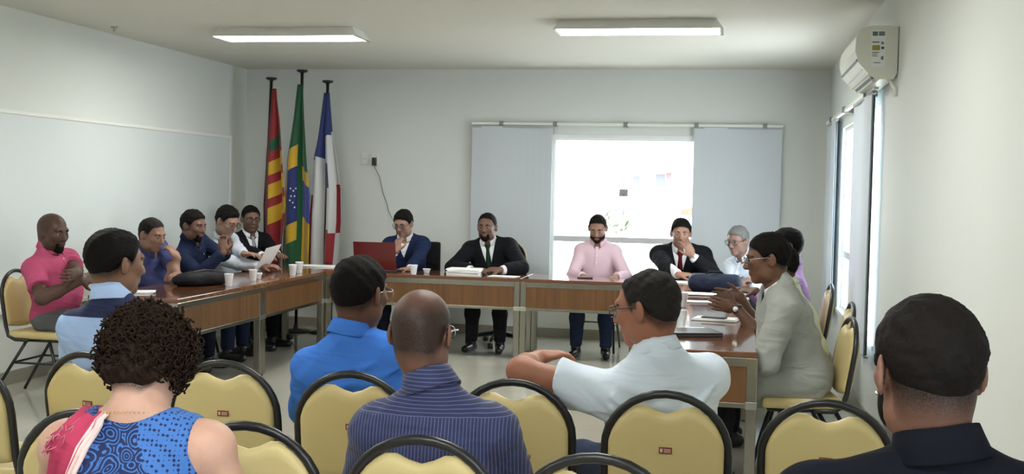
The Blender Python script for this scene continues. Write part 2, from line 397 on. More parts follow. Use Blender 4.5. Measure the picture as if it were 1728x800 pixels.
# --- wall sockets with the cable
def socket(x, z, label):
    r = empty('wall_socket', (x, YB, z), label=label, cat='socket')
    MB().box((-.038, -.012, -.06), (.038, 0, .06), .004).build('plate', M_PLASTIC, r)
    for dz in (-.012, .012): MB().tube([(dz, -.012, 0), (dz, -.0135, 0)], .004).build('hole', M_DARK, r)
    return r
socket(-3.915, 1.845, 'white wall socket left of the black plug')
socket(-3.80, 1.845, 'white wall socket holding the black plug')
pg = empty('power_adapter', (-3.80, YB - .012, 1.82), label='black plug adapter with a thin cable hanging on the back wall', cat='adapter')
MB().box((-.022, -.045, -.045), (.022, -.002, .04), .006).build('adapter_body', M_DARK, pg)
cp = [aty(633, 284, YB - .03), aty(641, 300, YB - .02), aty(646, 325, YB - .012), aty(653, 345, YB - .012), aty(656, 358, YB - .012), aty(668, 380, YB - .03)]
cp = [(-3.80, YB - .04, 1.78)] + [tuple(p) for p in cp] + [(-3.5, YB - .1, .9), (-3.5, YB - .15, .4)]
MB().tube([(p[0] + 3.80, p[1] - YB + .012, p[2] - 1.82) for p in cp], .004, 6).build('cable', mat('grey_cable', srgb(110, 112, 108), rough=.6, noise=.05), pg)

# --- air conditioner
def air_conditioner():
    r = empty('air_conditioner', (XR, 6.95, 2.235), label='white split air conditioner high on the right wall', cat='air conditioner')
    prof = [(0, 0.05), (0, .30), (-.05, .312), (-.16, .312), (-.215, .295), (-.24, .25), (-.245, .17), (-.225, .10), (-.165, .03), (-.10, .0), (-.02, .0)]
    M_AC = mat('ac_plastic', srgb(214, 215, 203), rough=.35, noise=.012)
    MB().prism(prof, 'y', 0, .98).build('body', M_AC, r)
    MB().box((-.004, -.004, .045), (.0, .0, .305)).build('wall_plate', M_DARK, r)
    # louvre slots along the sloped lower front
    a = Vector((-.232, 0, .125)); b = Vector((-.115, 0, .0))
    d = (b - a).normalized(); nn = Vector((d.z, 0, -d.x)); nn = -nn if nn.z > 0 else nn
    for k, t in enumerate((.012, .055, .085, .115, .145)):
        c = a + d * t + nn * .006
        M = Matrix.Translation((c.x, .5, c.z)) @ Matrix(((d.x, 0, nn.x, 0), (0, 1, 0, 0), (d.z, 0, nn.z, 0), (0, 0, 0, 1)))
        MB().box((-.008, -.43 if k else -.48, -.006), (.008, .43 if k else .48, .004), 0, M).build('louvre_slot' if k else 'panel_seam', M_DARK, r)
        if k:
            M2 = Matrix.Translation((c.x + d.x * .015, .5, c.z + d.z * .015)) @ Matrix(((d.x, 0, nn.x, 0), (0, 1, 0, 0), (d.z, 0, nn.z, 0), (0, 0, 0, 1)))
            MB().box((-.005, -.43, -.004), (.005, .43, .012), 0, M2).build('louvre', M_AC, r)
    # energy label on the end face
    lb = MB().box((-.155, -.002, .07), (-.075, -.0005, .285)).build('energy_label', mat('label_paper', srgb(222, 226, 226), rough=.5, noise=.02), r)
    for (x0, z0, x1, z1, c) in ((-.15, .30, -.12, .325, (90, 110, 100)), (-.115, .30, -.08, .325, (110, 120, 120)), (-.15, .26, -.11, .266, (60, 65, 65)), (-.15, .215, -.105, .245, (150, 140, 60)), (-.098, .222, -.083, .236, (50, 40, 60)), (-.1, .25, -.085, .265, (120, 125, 105)), (-.15, .2, -.11, .205, (100, 100, 100)), (-.098, .16, -.085, .18, (90, 100, 95)), (-.14, .14, -.1, .145, (120, 120, 120)), (-.15, .19, -.12, .194, (110, 110, 110)), (-.15, .18, -.118, .184, (110, 110, 110))):
        MB().box((x0, -.003, z0 - .047), (x1, -.0021, z1 - .047)).build('print', mat('label_print_%d_%d_%d' % c, srgb(*c), rough=.5, noise=.02), lb)
    MB().tube([(-.03, .05, 0), (-.03, .02, -.03), (-.008, .0, -.06), (-.008, -.0, -.1)], .012).build('drain_pipe', M_PLASTIC, r)
    return r
air_conditioner()

# --- outside: street, houses
M_STREET = mat('pale_street', srgb(205, 203, 196), rough=.9, noise=.08, nscale=1)
tag(MB().box((-60, YB + .4, -3.4), (60, 90, -3.2)).build('street_ground', M_STREET), kind='structure', label='pale street outside the window')
M_HOUSE = mat('house_render', srgb(238, 236, 230), rough=.9, noise=.03, nscale=1)
M_PINK = mat('pink_trim', srgb(152, 108, 112), rough=.9, noise=.06)
M_HGLASS = mat('house_glass', srgb(96, 98, 108), rough=.3, noise=.15)
M_ROOF = mat('roof_tile', srgb(140, 96, 82), rough=.9, noise=.1)
HY = 34.0
hs = empty('house', (0, HY, -3.2), label='white two-storey house with pink corner seen through the window', cat='building')
def hp(x, y): p = aty(x, y, HY); return p[0], p[2] + 3.2
x0, zt = hp(1010, 290); x1, _ = hp(1130, 292); xa, _ = hp(950, 300)
MB().box((xa, 0, 0), (x1, 8, zt)).build('wall', M_HOUSE, hs)
MB().box((x0 - .3, -.35, zt), (x1 + .25, 8.2, zt + .12)).build('roof_edge', M_PINK, hs)
MB().box((x1 - .10, -.06, 0), (x1 + .05, .1, zt)).build('corner_strip', M_PINK, hs)
for (a, b_, c, d) in ((1069, 297, 1079, 317), (1107, 294, 1122, 317), (1034, 296, 1058, 316), (1005, 344, 1014, 358), (1030, 345, 1048, 357), (1076, 358, 1081, 364)):
    u0, v1 = hp(a, b_); u1, v0 = hp(c, d)
    wf = MB().box((u0 - .06, -.03, v0 - .06), (u1 + .06, .02, v1 + .06)).build('window', M_HOUSE, hs)
    MB().box((u0, -.05, v0), (u1, -.032, v1)).build('pane', M_HGLASS if a != 1034 else mat('pale_glass', srgb(118, 122, 130), rough=.3, noise=.1), wf)
h2 = empty('house', (0, 46, -3.2), label='low house with terracotta roof at the window right edge', cat='building')
p0 = aty(1136, 362, 46); p1 = aty(1200, 345, 46)
MB().box((p0[0] + .2, 0, 0), (p1[0] + 3, 6, p0[2] + 3.2)).build('wall', M_HOUSE, h2)
MB().prism([(p0[0] - .3, p0[2] + 3.2), (p1[0] + 3.4, p0[2] + 3.2), (p1[0] + 3.4, p1[2] + 3.6), (p1[0] + 1, p1[2] + 3.6)], 'y', -.4, 6.2).build('roof', M_ROOF, h2)
def bush(c, r, label):
    rng = random.Random(int(c[0] * 100)); b = MB()
    for i in range(260):
        u = rng.uniform(-1, 1); t = rng.uniform(0, 6.28); q = math.sqrt(1 - u * u); d = Vector((q * math.cos(t), q * math.sin(t), u)); p = Vector(c) + d * r * rng.uniform(.6, 1)
        a = d.orthogonal().normalized() * .12; e = d.cross(a).normalized() * .06
        b.add([p - a, p - e, p + a, p + e + d * .04], [(0, 1, 2, 3)])
    w = empty('street_tree', (c[0], c[1], -3.2), label=label, cat='tree')
    o = b.build('foliage', mat('pale_leaves', srgb(150, 158, 136), rough=.8, noise=.2), w, recalc=False); o.location = (-c[0], -c[1], 3.2)
    MB().tube([(0, 0, 0), (.03, 0, (c[2] + 3.2) * .5), (0, 0, c[2] + 3.2)], [.09, .07, .05]).build('trunk', mat('pale_bark', srgb(150, 135, 120), rough=.9, noise=.2), w)
p = aty(1041, 372, HY - 2.5); bush(tuple(p), .36, 'small pale green street tree in front of the white house')

# ------------------------------------------------------------------ conference tables (U of separate modules)
M_TOP = wood('table_top_veneer', srgb(92, 58, 38), srgb(124, 82, 54), .12, 'X', .6, coat=.6)
M_APRON = wood('apron_veneer', srgb(86, 58, 32), srgb(112, 79, 46), .3, 'Z', .8)
M_CHROME = mat('polished_chrome', (.36, .34, .29), rough=.22, metal=1.0, noise=.06, nscale=20)
TH = .75
def table(x0, x1, y0, y1, aprons, legs, label):
    """aprons: subset of 'xXyY' sides that carry a veneer panel; legs: corners"""
    cx, cy = (x0 + x1) / 2, (y0 + y1) / 2; hx, hy = (x1 - x0) / 2, (y1 - y0) / 2
    r = empty('conference_table', (cx, cy, 0), label=label, cat='table', group='conference table modules')
    MB().box((-hx + .002, -hy + .002, TH - .03), (hx - .002, hy - .002, TH), .004).build('tabletop', M_TOP, r)
    for s in aprons:
        if s in 'xX':
            x = hx - .02 if s == 'X' else -hx + .006
            MB().box((x, -hy + .055, .49), (x + .014, hy - .055, TH - .075)).build('apron', M_APRON, r)
            MB().box((x - .004, -hy + .055, TH - .075), (x + .018, hy - .055, TH - .031), .002).build('upper_rail', M_CHROME, r)
            MB().box((x - .004, -hy + .055, .465), (x + .018, hy - .055, .49), .002).build('lower_rail', M_CHROME, r)
        else:
            y = hy - .02 if s == 'Y' else -hy + .006
            MB().box((-hx + .055, y, .49), (hx - .055, y + .014, TH - .075)).build('apron', M_APRON, r)
            MB().box((-hx + .055, y - .004, TH - .075), (hx - .055, y + .018, TH - .031), .002).build('upper_rail', M_CHROME, r)
            MB().box((-hx + .055, y - .004, .465), (hx - .055, y + .018, .49), .002).build('lower_rail', M_CHROME, r)
    for sx, sy in legs:
        lx, ly = sx * (hx - .029), sy * (hy - .029)
        g = MB().box((lx - .027, ly - .027, .012), (lx + .027, ly + .027, TH - .03), .004).build('leg', M_CHROME, r)
        MB().box((lx - .029, ly - .029, .46), (lx + .029, ly + .029, .497), .002).build('collar', M_STEEL, g)
        MB().lathe([(.022, 0), (.022, .012)], 10, Matrix.Translation((lx, ly, 0))).build('foot', M_DARK, g)
    return r
A4 = [(-1, -1), (1, -1), (-1, 1), (1, 1)]
TI, TO = -3.675, -4.35; YI, YO = 9.89, 10.55
table(TO, TI, 7.06, 8.49, 'Xy', A4, 'near module of the left table row beside the man in pink')
table(TO, TI, 8.49, YI, 'X', A4, 'far module of the left table row below the flags')
table(TO, TI, YI, YO, '', [(-1, 1), (1, -1)], 'square corner module of the tables beside the flags')
table(TI, -1.84, YI, YO, 'y', A4, 'back table module in front of the man with green tie')
table(-1.84, -.5, YI, YO, 'y', A4, 'back table module in front of the window and bearded man')
table(-.5, .15, YI, YO, '', [(-1, -1), (1, 1)], 'square corner module of the tables under the navy bag')
table(-.5, .15, 7.82, YI, 'x', A4, 'far module of the right table row')
table(-.5, .15, 5.75, 7.82, 'xy', A4, 'near module of the right table row with the laptop')

# ------------------------------------------------------------------ banquet chairs
def cream_vinyl():
    m, nt, b = _new('cream_vinyl'); b.inputs['Roughness'].default_value = .42; b.inputs['Specular IOR Level'].default_value = .4
    tc = N(nt, 'ShaderNodeTexCoord'); n = N(nt, 'ShaderNodeTexNoise', Scale=3.0, Detail=2.0); rp = ramp(nt, [(.3, srgb(198, 179, 124)), (.7, srgb(208, 190, 136))])
    n2 = N(nt, 'ShaderNodeTexNoise', Scale=420.0); bp = N(nt, 'ShaderNodeBump', Strength=.12, Distance=.002)
    nt.links.new(tc.outputs['Object'], n.inputs['Vector']); nt.links.new(n.outputs['Fac'], rp.inputs['Fac']); nt.links.new(rp.outputs['Color'], b.inputs['Base Color'])
    nt.links.new(tc.outputs['Object'], n2.inputs['Vector']); nt.links.new(n2.outputs['Fac'], bp.inputs['Height']); nt.links.new(bp.outputs['Normal'], b.inputs['Normal'])
    return m
M_CREAM = cream_vinyl()
M_TAG = mat('woven_tag', srgb(112, 44, 34), rough=.6, noise=.1, nscale=60)
M_TAGP = mat('tag_print', srgb(205, 175, 150), rough=.6, noise=.05)
def lean(y, z):
    """the back leans away above the seat"""
    return y - max(0, z - .45) * .16 - .0
def make_chair():
    r = empty('banquet_chair', (0, 0, 0), label='banquet chair', cat='chair', group='cream banquet chairs with black frames')
    # back frame: loop from under the seat up over an arch; local +Y is the front, seat centre at y=.20
    def fr(x, z): return (x, lean(0.0, z), z)
    pts = [(-.195, .16, .425), (-.198, .06, .425), (-.2, .01, .45), fr(-.2, .52), fr(-.2, .62), fr(-.2, .695)]
    for i in range(1, 16):
        t = math.pi * (1 - i / 16); pts.append(fr(.2 * math.cos(t), .70 + .19 * math.sin(t)))
    pts += [fr(.2, .695), fr(.2, .62), fr(.2, .52), (.2, .01, .45), (.198, .06, .425), (.195, .16, .425)]
    MB().tube(pts, .0136, 8).build('back_frame', M_BLACK, r)
    # padded back panel with a two-humped top edge
    nx, nz = 18, 16; ps = MB(); V = {}; vs = []
    def top(x):
        ax = abs(x); e = .70 + .172 * math.sqrt(max(0, 1 - (x / .188) ** 2))
        h = .853 - .030 * (1 + math.cos(math.pi * min(ax, .085) / .085)) / 2
        return min(e, h)
    for side in (0, 1):
        for i in range(nx + 1):
            u = math.sin((i / nx - .5) * math.pi) ; x = .1865 * u
            zt = top(x); zb = .50 + .02 * (u * u)
            for j in range(nz + 1):
                v = j / nz; z = zb + (zt - zb) * v
                e = min(1, (1 - abs(u)) / .10, v / .07, (1 - v) / .07); e = max(0, e); puff = .006 + .016 * math.sqrt(1 - (1 - e) ** 2)
                y = lean(0, z) + (puff if side == 0 else -puff) + .012 * (1 - u * u)
                V[side, i, j] = len(vs); vs.append((x, y - .006, z))
    fs = []
    for i in range(nx):
        for j in range(nz):
            fs.append((V[0, i, j], V[0, i, j + 1], V[0, i + 1, j + 1], V[0, i + 1, j])); fs.append((V[1, i, j], V[1, i + 1, j], V[1, i + 1, j + 1], V[1, i, j + 1]))
    for i in range(nx):
        for j in (0, nz): fs.append((V[0, i, j], V[0, i + 1, j], V[1, i + 1, j], V[1, i, j]))
    for j in range(nz):
        for i in (0, nx): fs.append((V[0, i, j], V[0, i, j + 1], V[1, i, j + 1], V[1, i, j]))
    ps.add(vs, fs, True); bk = ps.build('backrest', M_CREAM, r)
    zt = .705; ty = lean(0, zt) - .0185
    tg = MB().box((-.021, ty - .0015, zt - .010), (.021, ty + .006, zt + .010)).build('woven_tag', M_TAG, bk)
    b = MB(); b.box((-.017, ty - .0022, zt - .006), (-.009, ty - .0014, zt + .006))
    for k in range(3): b.box((-.005, ty - .0022, zt - .006 + k * .0045), (.017, ty - .0014, zt - .0038 + k * .0045))
    b.build('tag_print', M_TAGP, tg)
    # seat
    sm = MB(); sm.box((-.205, .0, .43), (.205, .42, .485), .022); s = sm.build('seat', M_CREAM, r)
    for p in s.data.polygons: p.use_smooth = True
    MB().tube([(-.17, .04, .422), (-.17, .38, .422), (.17, .38, .422), (.17, .04, .422)], .0115, 8, closed=True).build('seat_frame', M_BLACK, r)
    for sx in (-1, 1):
        MB().tube([(sx * .17, .13, .42), (sx * .185, .02, .24), (sx * .20, -.12, .008)], .0115, 8).build('leg', M_BLACK, r)
        MB().tube([(sx * .17, .30, .42), (sx * .185, .36, .22), (sx * .195, .41, .008)], .0115, 8).build('leg', M_BLACK, r)
        MB().tube([(sx * .184, .035, .262), (sx * .183, .355, .262)], .008, 6).build('side_stretcher', M_BLACK, r)
    MB().tube([(-.184, .035, .262), (.184, .035, .262)], .008, 6).build('stretcher', M_BLACK, r)
    return r
CH0 = make_chair(); _first = [True]
def chair(x, y, rz, label):
    """x, y = foot of the chair back"""
    if _first[0]:
        _first[0] = False; CH0.location = (x, y, 0); CH0.rotation_euler = (0, 0, R(rz)); CH0['label'] = label; return CH0
    return dup(CH0, (x, y, 0), R(rz), label)
G = .07   # the arch top lies this far behind the chair foot
# front audience row (further from the camera)
chair(-2.70, 3.56 + G, -2, 'cream banquet chair cut off at the left picture edge')
chair(-2.33, 3.79 + G, -9, 'cream banquet chair of the man in navy and light blue shirt')
chair(-1.79, 3.77 + G, 3, 'empty cream banquet chair right of the curly-haired woman, in the row ahead')
chair(-1.27, 3.68 + G, 2, 'cream banquet chair of the man in bright blue polo')
chair(-.707, 3.70 + G, 3, 'cream banquet chair on which the white-shirted man rests his elbow')
chair(-.189, 3.63 + G, 0, 'cream banquet chair of the man in white short-sleeved shirt')
chair(.316, 3.63 + G, -4, 'empty cream banquet chair in front of the man in black polo')
# second audience row
chair(-1.756, 2.83 + G, 4, 'cream banquet chair ahead of the pink scarf')
chair(aty(250, 700, 2.40)[0], 2.13, 2, 'cream banquet chair under the curly-haired woman')
chair(-1.26, 2.80 + G, 2, 'empty cream banquet chair at the right arm of the curly-haired woman')
chair(-.77, 2.77 + G, 2, 'cream banquet chair of the man in striped navy shirt')
chair(-.30, 2.70 + G, -2, 'empty cream banquet chair cut off at the bottom middle of the picture')
chair(.36, 1.80, 0, 'cream banquet chair of the man in black polo')
# at the tables
chair(-4.93, 7.20, -88, 'cream banquet chair of the man in pink polo')
chair(-4.95, 8.62, -90, 'cream banquet chair of the man in mid-blue shirt')
chair(-4.95, 9.30, -90, 'cream banquet chair of the man with clasped hands in navy shirt')
chair(-4.95, 9.98, -92, 'cream banquet chair of the man reading a paper')
chair(-5.02, 10.92, -125, 'cream banquet chair of the man in black suit below the flags')
chair(-1.26, 11.05, 180, 'cream banquet chair of the bearded man in pink checked shirt')
chair(-.46, 11.05, 180, 'cream banquet chair of the man with red tie')
chair(.34, 11.12, 152, 'cream banquet chair of the grey-haired man')
chair(.66, 8.55, 92, 'cream banquet chair of the man in purple shirt')
chair(.665, 7.12, 92, 'cream banquet chair of the man in pale green shirt')
chair(.575, 6.22, 97, 'cream banquet chair of the man in grey jacket')

# ------------------------------------------------------------------ office chairs behind the back table
M_OFF = cloth('office_fabric', (.016, .016, .019)); M_RIM = mat('beige_piping', srgb(178, 160, 128), rough=.6, noise=.08)
def office_chair(x, y, rz, label, square):
    r = empty('office_chair', (x, y, 0), R(rz), label, 'chair', 'black swivel chairs')
    hub = MB().lathe([(.03, .09), (.034, .14), (.026, .145), (.026, .40)], 14).build('gas_column', M_BLACK, r)
    for k in range(5):
        a = 2 * math.pi * k / 5 + .3; d = Vector((math.cos(a), math.sin(a), 0))
        arm = MB().tube([d * .02 + Vector((0, 0, .115)), d * .16 + Vector((0, 0, .10)), d * .29 + Vector((0, 0, .075))], [.026, .02, .015], 8).build('base_arm', M_BLACK, r)
        p = d * .29; q = Vector((-d.y, d.x, 0))
        MB().tube([p - q * .022 + Vector((0, 0, .028)), p + q * .022 + Vector((0, 0, .028))], .028, 14).build('caster', M_DARK, arm)
    s = MB(); s.box((-.24, -.22, .42), (.24, .25, .50), .03); o = s.build('seat', M_OFF, r)
    for p in o.data.polygons: p.use_smooth = True
    MB().tube([(0, -.1, .41), (0, -.24, .42), (0, -.275, .55), (0, -.27, .68)], .02, 8).build('back_support', M_BLACK, r)
    zt = .995 if square else 1.05
    b = MB()
    if square: b.box((-.225, -.285, .58), (.225, -.225, zt), .025)
    else:
        poly = [(-.22, .60), (.22, .60)] + [(.235 * math.cos(t), .86 + .19 * math.sin(t)) for t in [i * math.pi / 12 for i in range(13)]]
        b.prism(poly, 'y', -.285, -.235)
    o = b.build('backrest', M_OFF, r)
    if not square:
        MB().tube([(x_, -.232, z_) for x_, z_ in poly], .009, 6, closed=True).build('piping', M_RIM, o)
    for sx in (-1, 1):
        MB().tube([(sx * .22, -.05, .44), (sx * .29, -.05, .46), (sx * .29, -.03, .66), (sx * .29, .12, .68)], .014, 8).build('armrest', M_DARK, r)
    return r
office_chair(-3.14, 10.92, 180, 'black square-backed swivel chair behind the red laptop', True)
office_chair(-2.26, 10.95, 180, 'black swivel chair with beige piping behind the man with green tie', False)

# ------------------------------------------------------------------ implicit surfaces -> one continuous mesh
def V3(*a): return np.array(a, float)
def unit(v): v = np.asarray(v, float); return v / max(np.linalg.norm(v), 1e-9)
def smin(a, b, k):
    h = np.clip(.5 + .5 * (b - a) / k, 0, 1); return b + (a - b) * h - k * h * (1 - h)
class Cone:
    """tapered capsule, optionally cut by planes (point, normal): the side the normal points to is removed"""
    def __init__(s, a, b, ra, rb, k=.02, clip=()):
        s.a, s.b, s.ra, s.rb, s.k, s.clip = np.asarray(a, float), np.asarray(b, float), ra, rb, k, clip
    def bounds(s):
        r = max(s.ra, s.rb); return np.minimum(s.a, s.b) - r, np.maximum(s.a, s.b) + r
    def d(s, x, y, z):
        ba = s.b - s.a; L = max(ba @ ba, 1e-9); px, py, pz = x - s.a[0], y - s.a[1], z - s.a[2]
        t = np.clip((px * ba[0] + py * ba[1] + pz * ba[2]) / L, 0, 1)
        d = np.sqrt((px - t * ba[0]) ** 2 + (py - t * ba[1]) ** 2 + (pz - t * ba[2]) ** 2) - (s.ra + (s.rb - s.ra) * t)
        for p, n in s.clip: d = np.maximum(d, (x - p[0]) * n[0] + (y - p[1]) * n[1] + (z - p[2]) * n[2])
        return d
class Ell:
    """ellipsoid with axes = columns of A"""
    def __init__(s, c, r, A=None, k=.02, clip=()):
        s.c, s.r, s.A, s.k, s.clip = np.asarray(c, float), np.asarray(r, float), np.eye(3) if A is None else A, k, clip
    def bounds(s):
        e = np.sqrt(((s.A * s.r) ** 2).sum(1)); return s.c - e, s.c + e
    def d(s, x, y, z):
        px, py, pz = x - s.c[0], y - s.c[1], z - s.c[2]; q0 = 0; q1 = 0
        for i in range(3):
            u = px * s.A[0, i] + py * s.A[1, i] + pz * s.A[2, i]; q0 = q0 + (u / s.r[i]) ** 2; q1 = q1 + (u / s.r[i] ** 2) ** 2
        k0 = np.sqrt(q0); k1 = np.sqrt(q1) + 1e-9
        d = k0 * (k0 - 1) / k1
        for p, n in s.clip: d = np.maximum(d, (x - p[0]) * n[0] + (y - p[1]) * n[1] + (z - p[2]) * n[2])
        return d
def value(prims, P, subs=()):
    d = 1.0
    for p in prims: d = smin(d, p.d(P[0], P[1], P[2]), p.k)
    for p in subs: d = -smin(-d, p.d(P[0], P[1], P[2]), p.k)
    return d
def field(prims, subs, X, Y, Z):
    D = np.full((len(X), len(Y), len(Z)), 1.0, np.float32); ax = (X, Y, Z)
    for lst, sub in ((prims, 0), (subs, 1)):
        for p in lst:
            lo, hi = p.bounds(); m = p.k + .03; sl = []
            for i in range(3):
                a = np.searchsorted(ax[i], lo[i] - m); b = np.searchsorted(ax[i], hi[i] + m); sl.append(slice(max(0, a - 1), min(len(ax[i]), b + 1)))
            if any(q.stop - q.start < 2 for q in sl): continue
            e = p.d(X[sl[0]].astype(np.float32)[:, None, None], Y[sl[1]].astype(np.float32)[None, :, None], Z[sl[2]].astype(np.float32)[None, None, :]).astype(np.float32)
            v = D[tuple(sl)]
            D[tuple(sl)] = smin(v, e, p.k) if not sub else -smin(-v, e, p.k)
    return D
def axis(lo, hi, h, fine=(), hf=None):
    """grid positions from lo to hi with step h, refined to hf inside the fine intervals"""
    p = [lo]; hf = hf or h
    while p[-1] < hi:
        x = p[-1]; p.append(x + (hf if any(a <= x <= b for a, b in fine) else h))
    return np.array(p)
def surface_net(D, X, Y, Z):
    S = D < 0; nx, ny, nz = [n - 1 for n in D.shape]
    cnt = np.zeros((nx, ny, nz), np.int8)
    for a in (0, 1):
        for b in (0, 1):
            for c in (0, 1): cnt += S[a:nx + a, b:ny + b, c:nz + c]
    act = (cnt > 0) & (cnt < 8); I, J, K = np.nonzero(act); idx = np.full(act.shape, -1, np.int32); idx[I, J, K] = np.arange(len(I))
    C = {(a, b, c): D[I + a, J + b, K + c].astype(float) for a in (0, 1) for b in (0, 1) for c in (0, 1)}
    acc = np.zeros((len(I), 3)); n = np.zeros(len(I))
    for p in C:
        for i in range(3):
            if p[i]: continue
            q = list(p); q[i] = 1; q = tuple(q); a, b = C[p], C[q]; m = (a < 0) != (b < 0)
            t = np.where(m, a / np.where(m, a - b, 1), 0)
            for j in range(3): acc[:, j] += np.where(m, t if j == i else float(p[j]), 0)
            n += m
    acc /= n[:, None]
    P = np.stack([X[I] + acc[:, 0] * (X[I + 1] - X[I]), Y[J] + acc[:, 1] * (Y[J + 1] - Y[J]), Z[K] + acc[:, 2] * (Z[K + 1] - Z[K])], 1)
    Q = []
    for i in range(3):
        sa = [slice(1, -1)] * 3; sb = [slice(1, -1)] * 3; sa[i] = slice(0, -1); sb[i] = slice(1, None)
        A, B = S[tuple(sa)], S[tuple(sb)]
        for flip in (0, 1):
            e = np.nonzero((A & ~B) if not flip else (~A & B)); g = [e[j] + (0 if j == i else 1) for j in range(3)]
            u, v = [(1, 2), (2, 0), (0, 1)][i]
            def cell(du, dv):
                h = list(g); h[u] = h[u] - du; h[v] = h[v] - dv; return idx[h[0], h[1], h[2]]
            q = np.stack([cell(1, 1), cell(0, 1), cell(0, 0), cell(1, 0)], 1)
            Q.append(q[:, ::-1] if flip else q)
    Q = np.concatenate(Q); Q = Q[(Q >= 0).all(1)]
    return P, Q
def relax(P, Q, it, lam=.5):
    E = np.concatenate([Q[:, [0, 1]], Q[:, [1, 2]], Q[:, [2, 3]], Q[:, [3, 0]]]); n = len(P)
    deg = np.bincount(E[:, 0], minlength=n) + np.bincount(E[:, 1], minlength=n); deg = np.maximum(deg, 1)
    for _ in range(it):
        A = np.zeros_like(P)
        for j in range(3): A[:, j] = np.bincount(E[:, 0], P[E[:, 1], j], n) + np.bincount(E[:, 1], P[E[:, 0], j], n)
        P = P + lam * (A / deg[:, None] - P)
    return P
def np_mesh(name, P, Q, m, parent):
    me = bpy.data.meshes.new(name); n, k = len(P), len(Q)
    me.vertices.add(n); me.vertices.foreach_set('co', np.ascontiguousarray(P, np.float32).ravel())
    me.loops.add(4 * k); me.loops.foreach_set('vertex_index', np.ascontiguousarray(Q, np.int32).ravel())
    me.polygons.add(k); me.polygons.foreach_set('loop_start', np.arange(0, 4 * k, 4, dtype=np.int32))
    me.polygons.foreach_set('use_smooth', np.ones(k, bool))
    me.update(calc_edges=True); me.validate()
    return mesh_obj(name, me, m, parent)
def solid(name, prims, subs, h, m, parent, fine=None, hf=None, post=None, it=1, xf=None, attr=None):
    lo = np.min([p.bounds()[0] for p in prims], 0) - .03; hi = np.max([p.bounds()[1] for p in prims], 0) + .03
    fine = fine or []
    ax = [axis(lo[i], hi[i], h, [(c[i] - r, c[i] + r) for c, r in fine], hf) for i in range(3)]
    D = field(prims, subs, *ax)
    if post is not None: D = post(D, ax[0].astype(np.float32)[:, None, None], ax[1].astype(np.float32)[None, :, None], ax[2].astype(np.float32)[None, None, :])
    P, Q = surface_net(D, *ax)
    if len(Q) == 0: return None
    if it: P = relax(P, Q, it)
    if xf is not None: P = P @ xf[0].T + xf[1]
    o = np_mesh(name, P, Q, m, parent)
    if attr is not None:
        a = o.data.attributes.new('stubble', 'FLOAT', 'POINT'); a.data.foreach_set('value', np.ascontiguousarray(attr(P), np.float32))
    return o

def ik(S, W, l1, l2, pole):
    d = W - S; L = np.linalg.norm(d); L2 = min(L, (l1 + l2) * .995); d = unit(d)
    if L > L2: W = S + d * L2
    a = (l1 * l1 - l2 * l2 + L2 * L2) / (2 * L2); h = math.sqrt(max(l1 * l1 - a * a, 0)); p = np.asarray(pole, float); p = p - d * (p @ d)
    return S + d * a + unit(p) * h, W
def rotz(v, a):
    c, s = math.cos(a), math.sin(a); v = np.asarray(v, float); return np.array([v[0] * c - v[1] * s, v[0] * s + v[1] * c, v[2]])
def hand_prims(W, d, n, side, curl, spread, s, k=.006, thumb=None):
    """palm, four fingers of unequal length and a thumb from the side of the palm; d = along fingers, n = palm normal, side = towards thumb"""
    d = unit(d); n = np.asarray(n, float); n = unit(n - d * (n @ d)); u = unit(side - d * (side @ d) - n * (side @ n))
    A = np.stack([u, d, n], 1); out = [Ell(W + d * .048 * s, np.array([.041, .055, .0165]) * s, A, .012), Cone(W, W + d * .03 * s, .025 * s, .023 * s, .012)]
    for i, (off, L) in enumerate(((.030, .072), (.010, .081), (-.010, .075), (-.029, .058))):
        b = W + d * (.088 - .004 * abs(i - 1)) * s + u * off * s; dd = unit(d + u * off * spread * 8); pos = b
        for j, (fr, rad) in enumerate(((.45, .0092), (.32, .0084), (.23, .0074))):
            a = curl * (j + .6) * .75 + i * .03; v = dd * math.cos(a) + n * math.sin(a); q = pos + v * L * fr * s
            out.append(Cone(pos, q, rad * s, rad * .93 * s, k)); pos = q
    tb = W + d * .022 * s + u * .030 * s; tv = unit(d * .75 + u * .75 + n * .35) if thumb is None else unit(d * thumb[0] + u * thumb[1] + n * thumb[2])
    q = tb + tv * .04 * s; tv2 = unit(tv + d * .55 + n * .2 * (curl > .3)); r_ = q + tv2 * .034 * s
    out += [Cone(tb, q, .0135 * s, .0105 * s, .010), Cone(q, r_, .0102 * s, .0082 * s, k)]
    return out

# head shape in the head frame (x right, y front, z up, origin mid-head)
def head_prims(female=False, jaw=1.0):
    w = .96 if female else 1.0
    p = [Ell((0, -.014, .034), (.0765 * w, .098, .086), None, .02), Ell((0, .018, -.028), (.063 * w, .074, .084), None, .03),
         Ell((0, -.045, -.03), (.056, .05, .06), None, .03),
         Ell((0, .062, -.096), (.026, .022, .02), None, .025)]
    for s in (-1, 1):
        p += [Ell((s * .045 * jaw, .012, -.068), (.020, .034, .028), None, .025), Ell((s * .036, .062, -.018), (.024, .022, .022), None, .02)]
    p += [Cone((-.036, .078, .026), (.036, .078, .026), .012, .012, .014),
          Cone((0, .088, .012), (0, .106, -.028), .0085, .0125, .010), Ell((0, .100, -.034), (.0175, .012, .009), None, .008),
          Ell((0, .084, -.058), (.024, .010, .0065), None, .006), Ell((0, .083, -.070), (.021, .010, .007), None, .006)]
    sub = [Ell((s * .031, .100, .004), (.018, .0125, .010), None, .012) for s in (-1, 1)]
    for s in (-1, 1):      # lids
        p += []
    for s in (-1, 1):
        c, r_ = math.cos(s * .5), math.sin(s * .5); A = np.array([[c, -r_, 0], [r_, c, 0], [0, 0, 1.0]])
        p += [Ell((s * .080, -.012, -.004), (.0075, .0225, .035), A, .006)]
    return p, sub
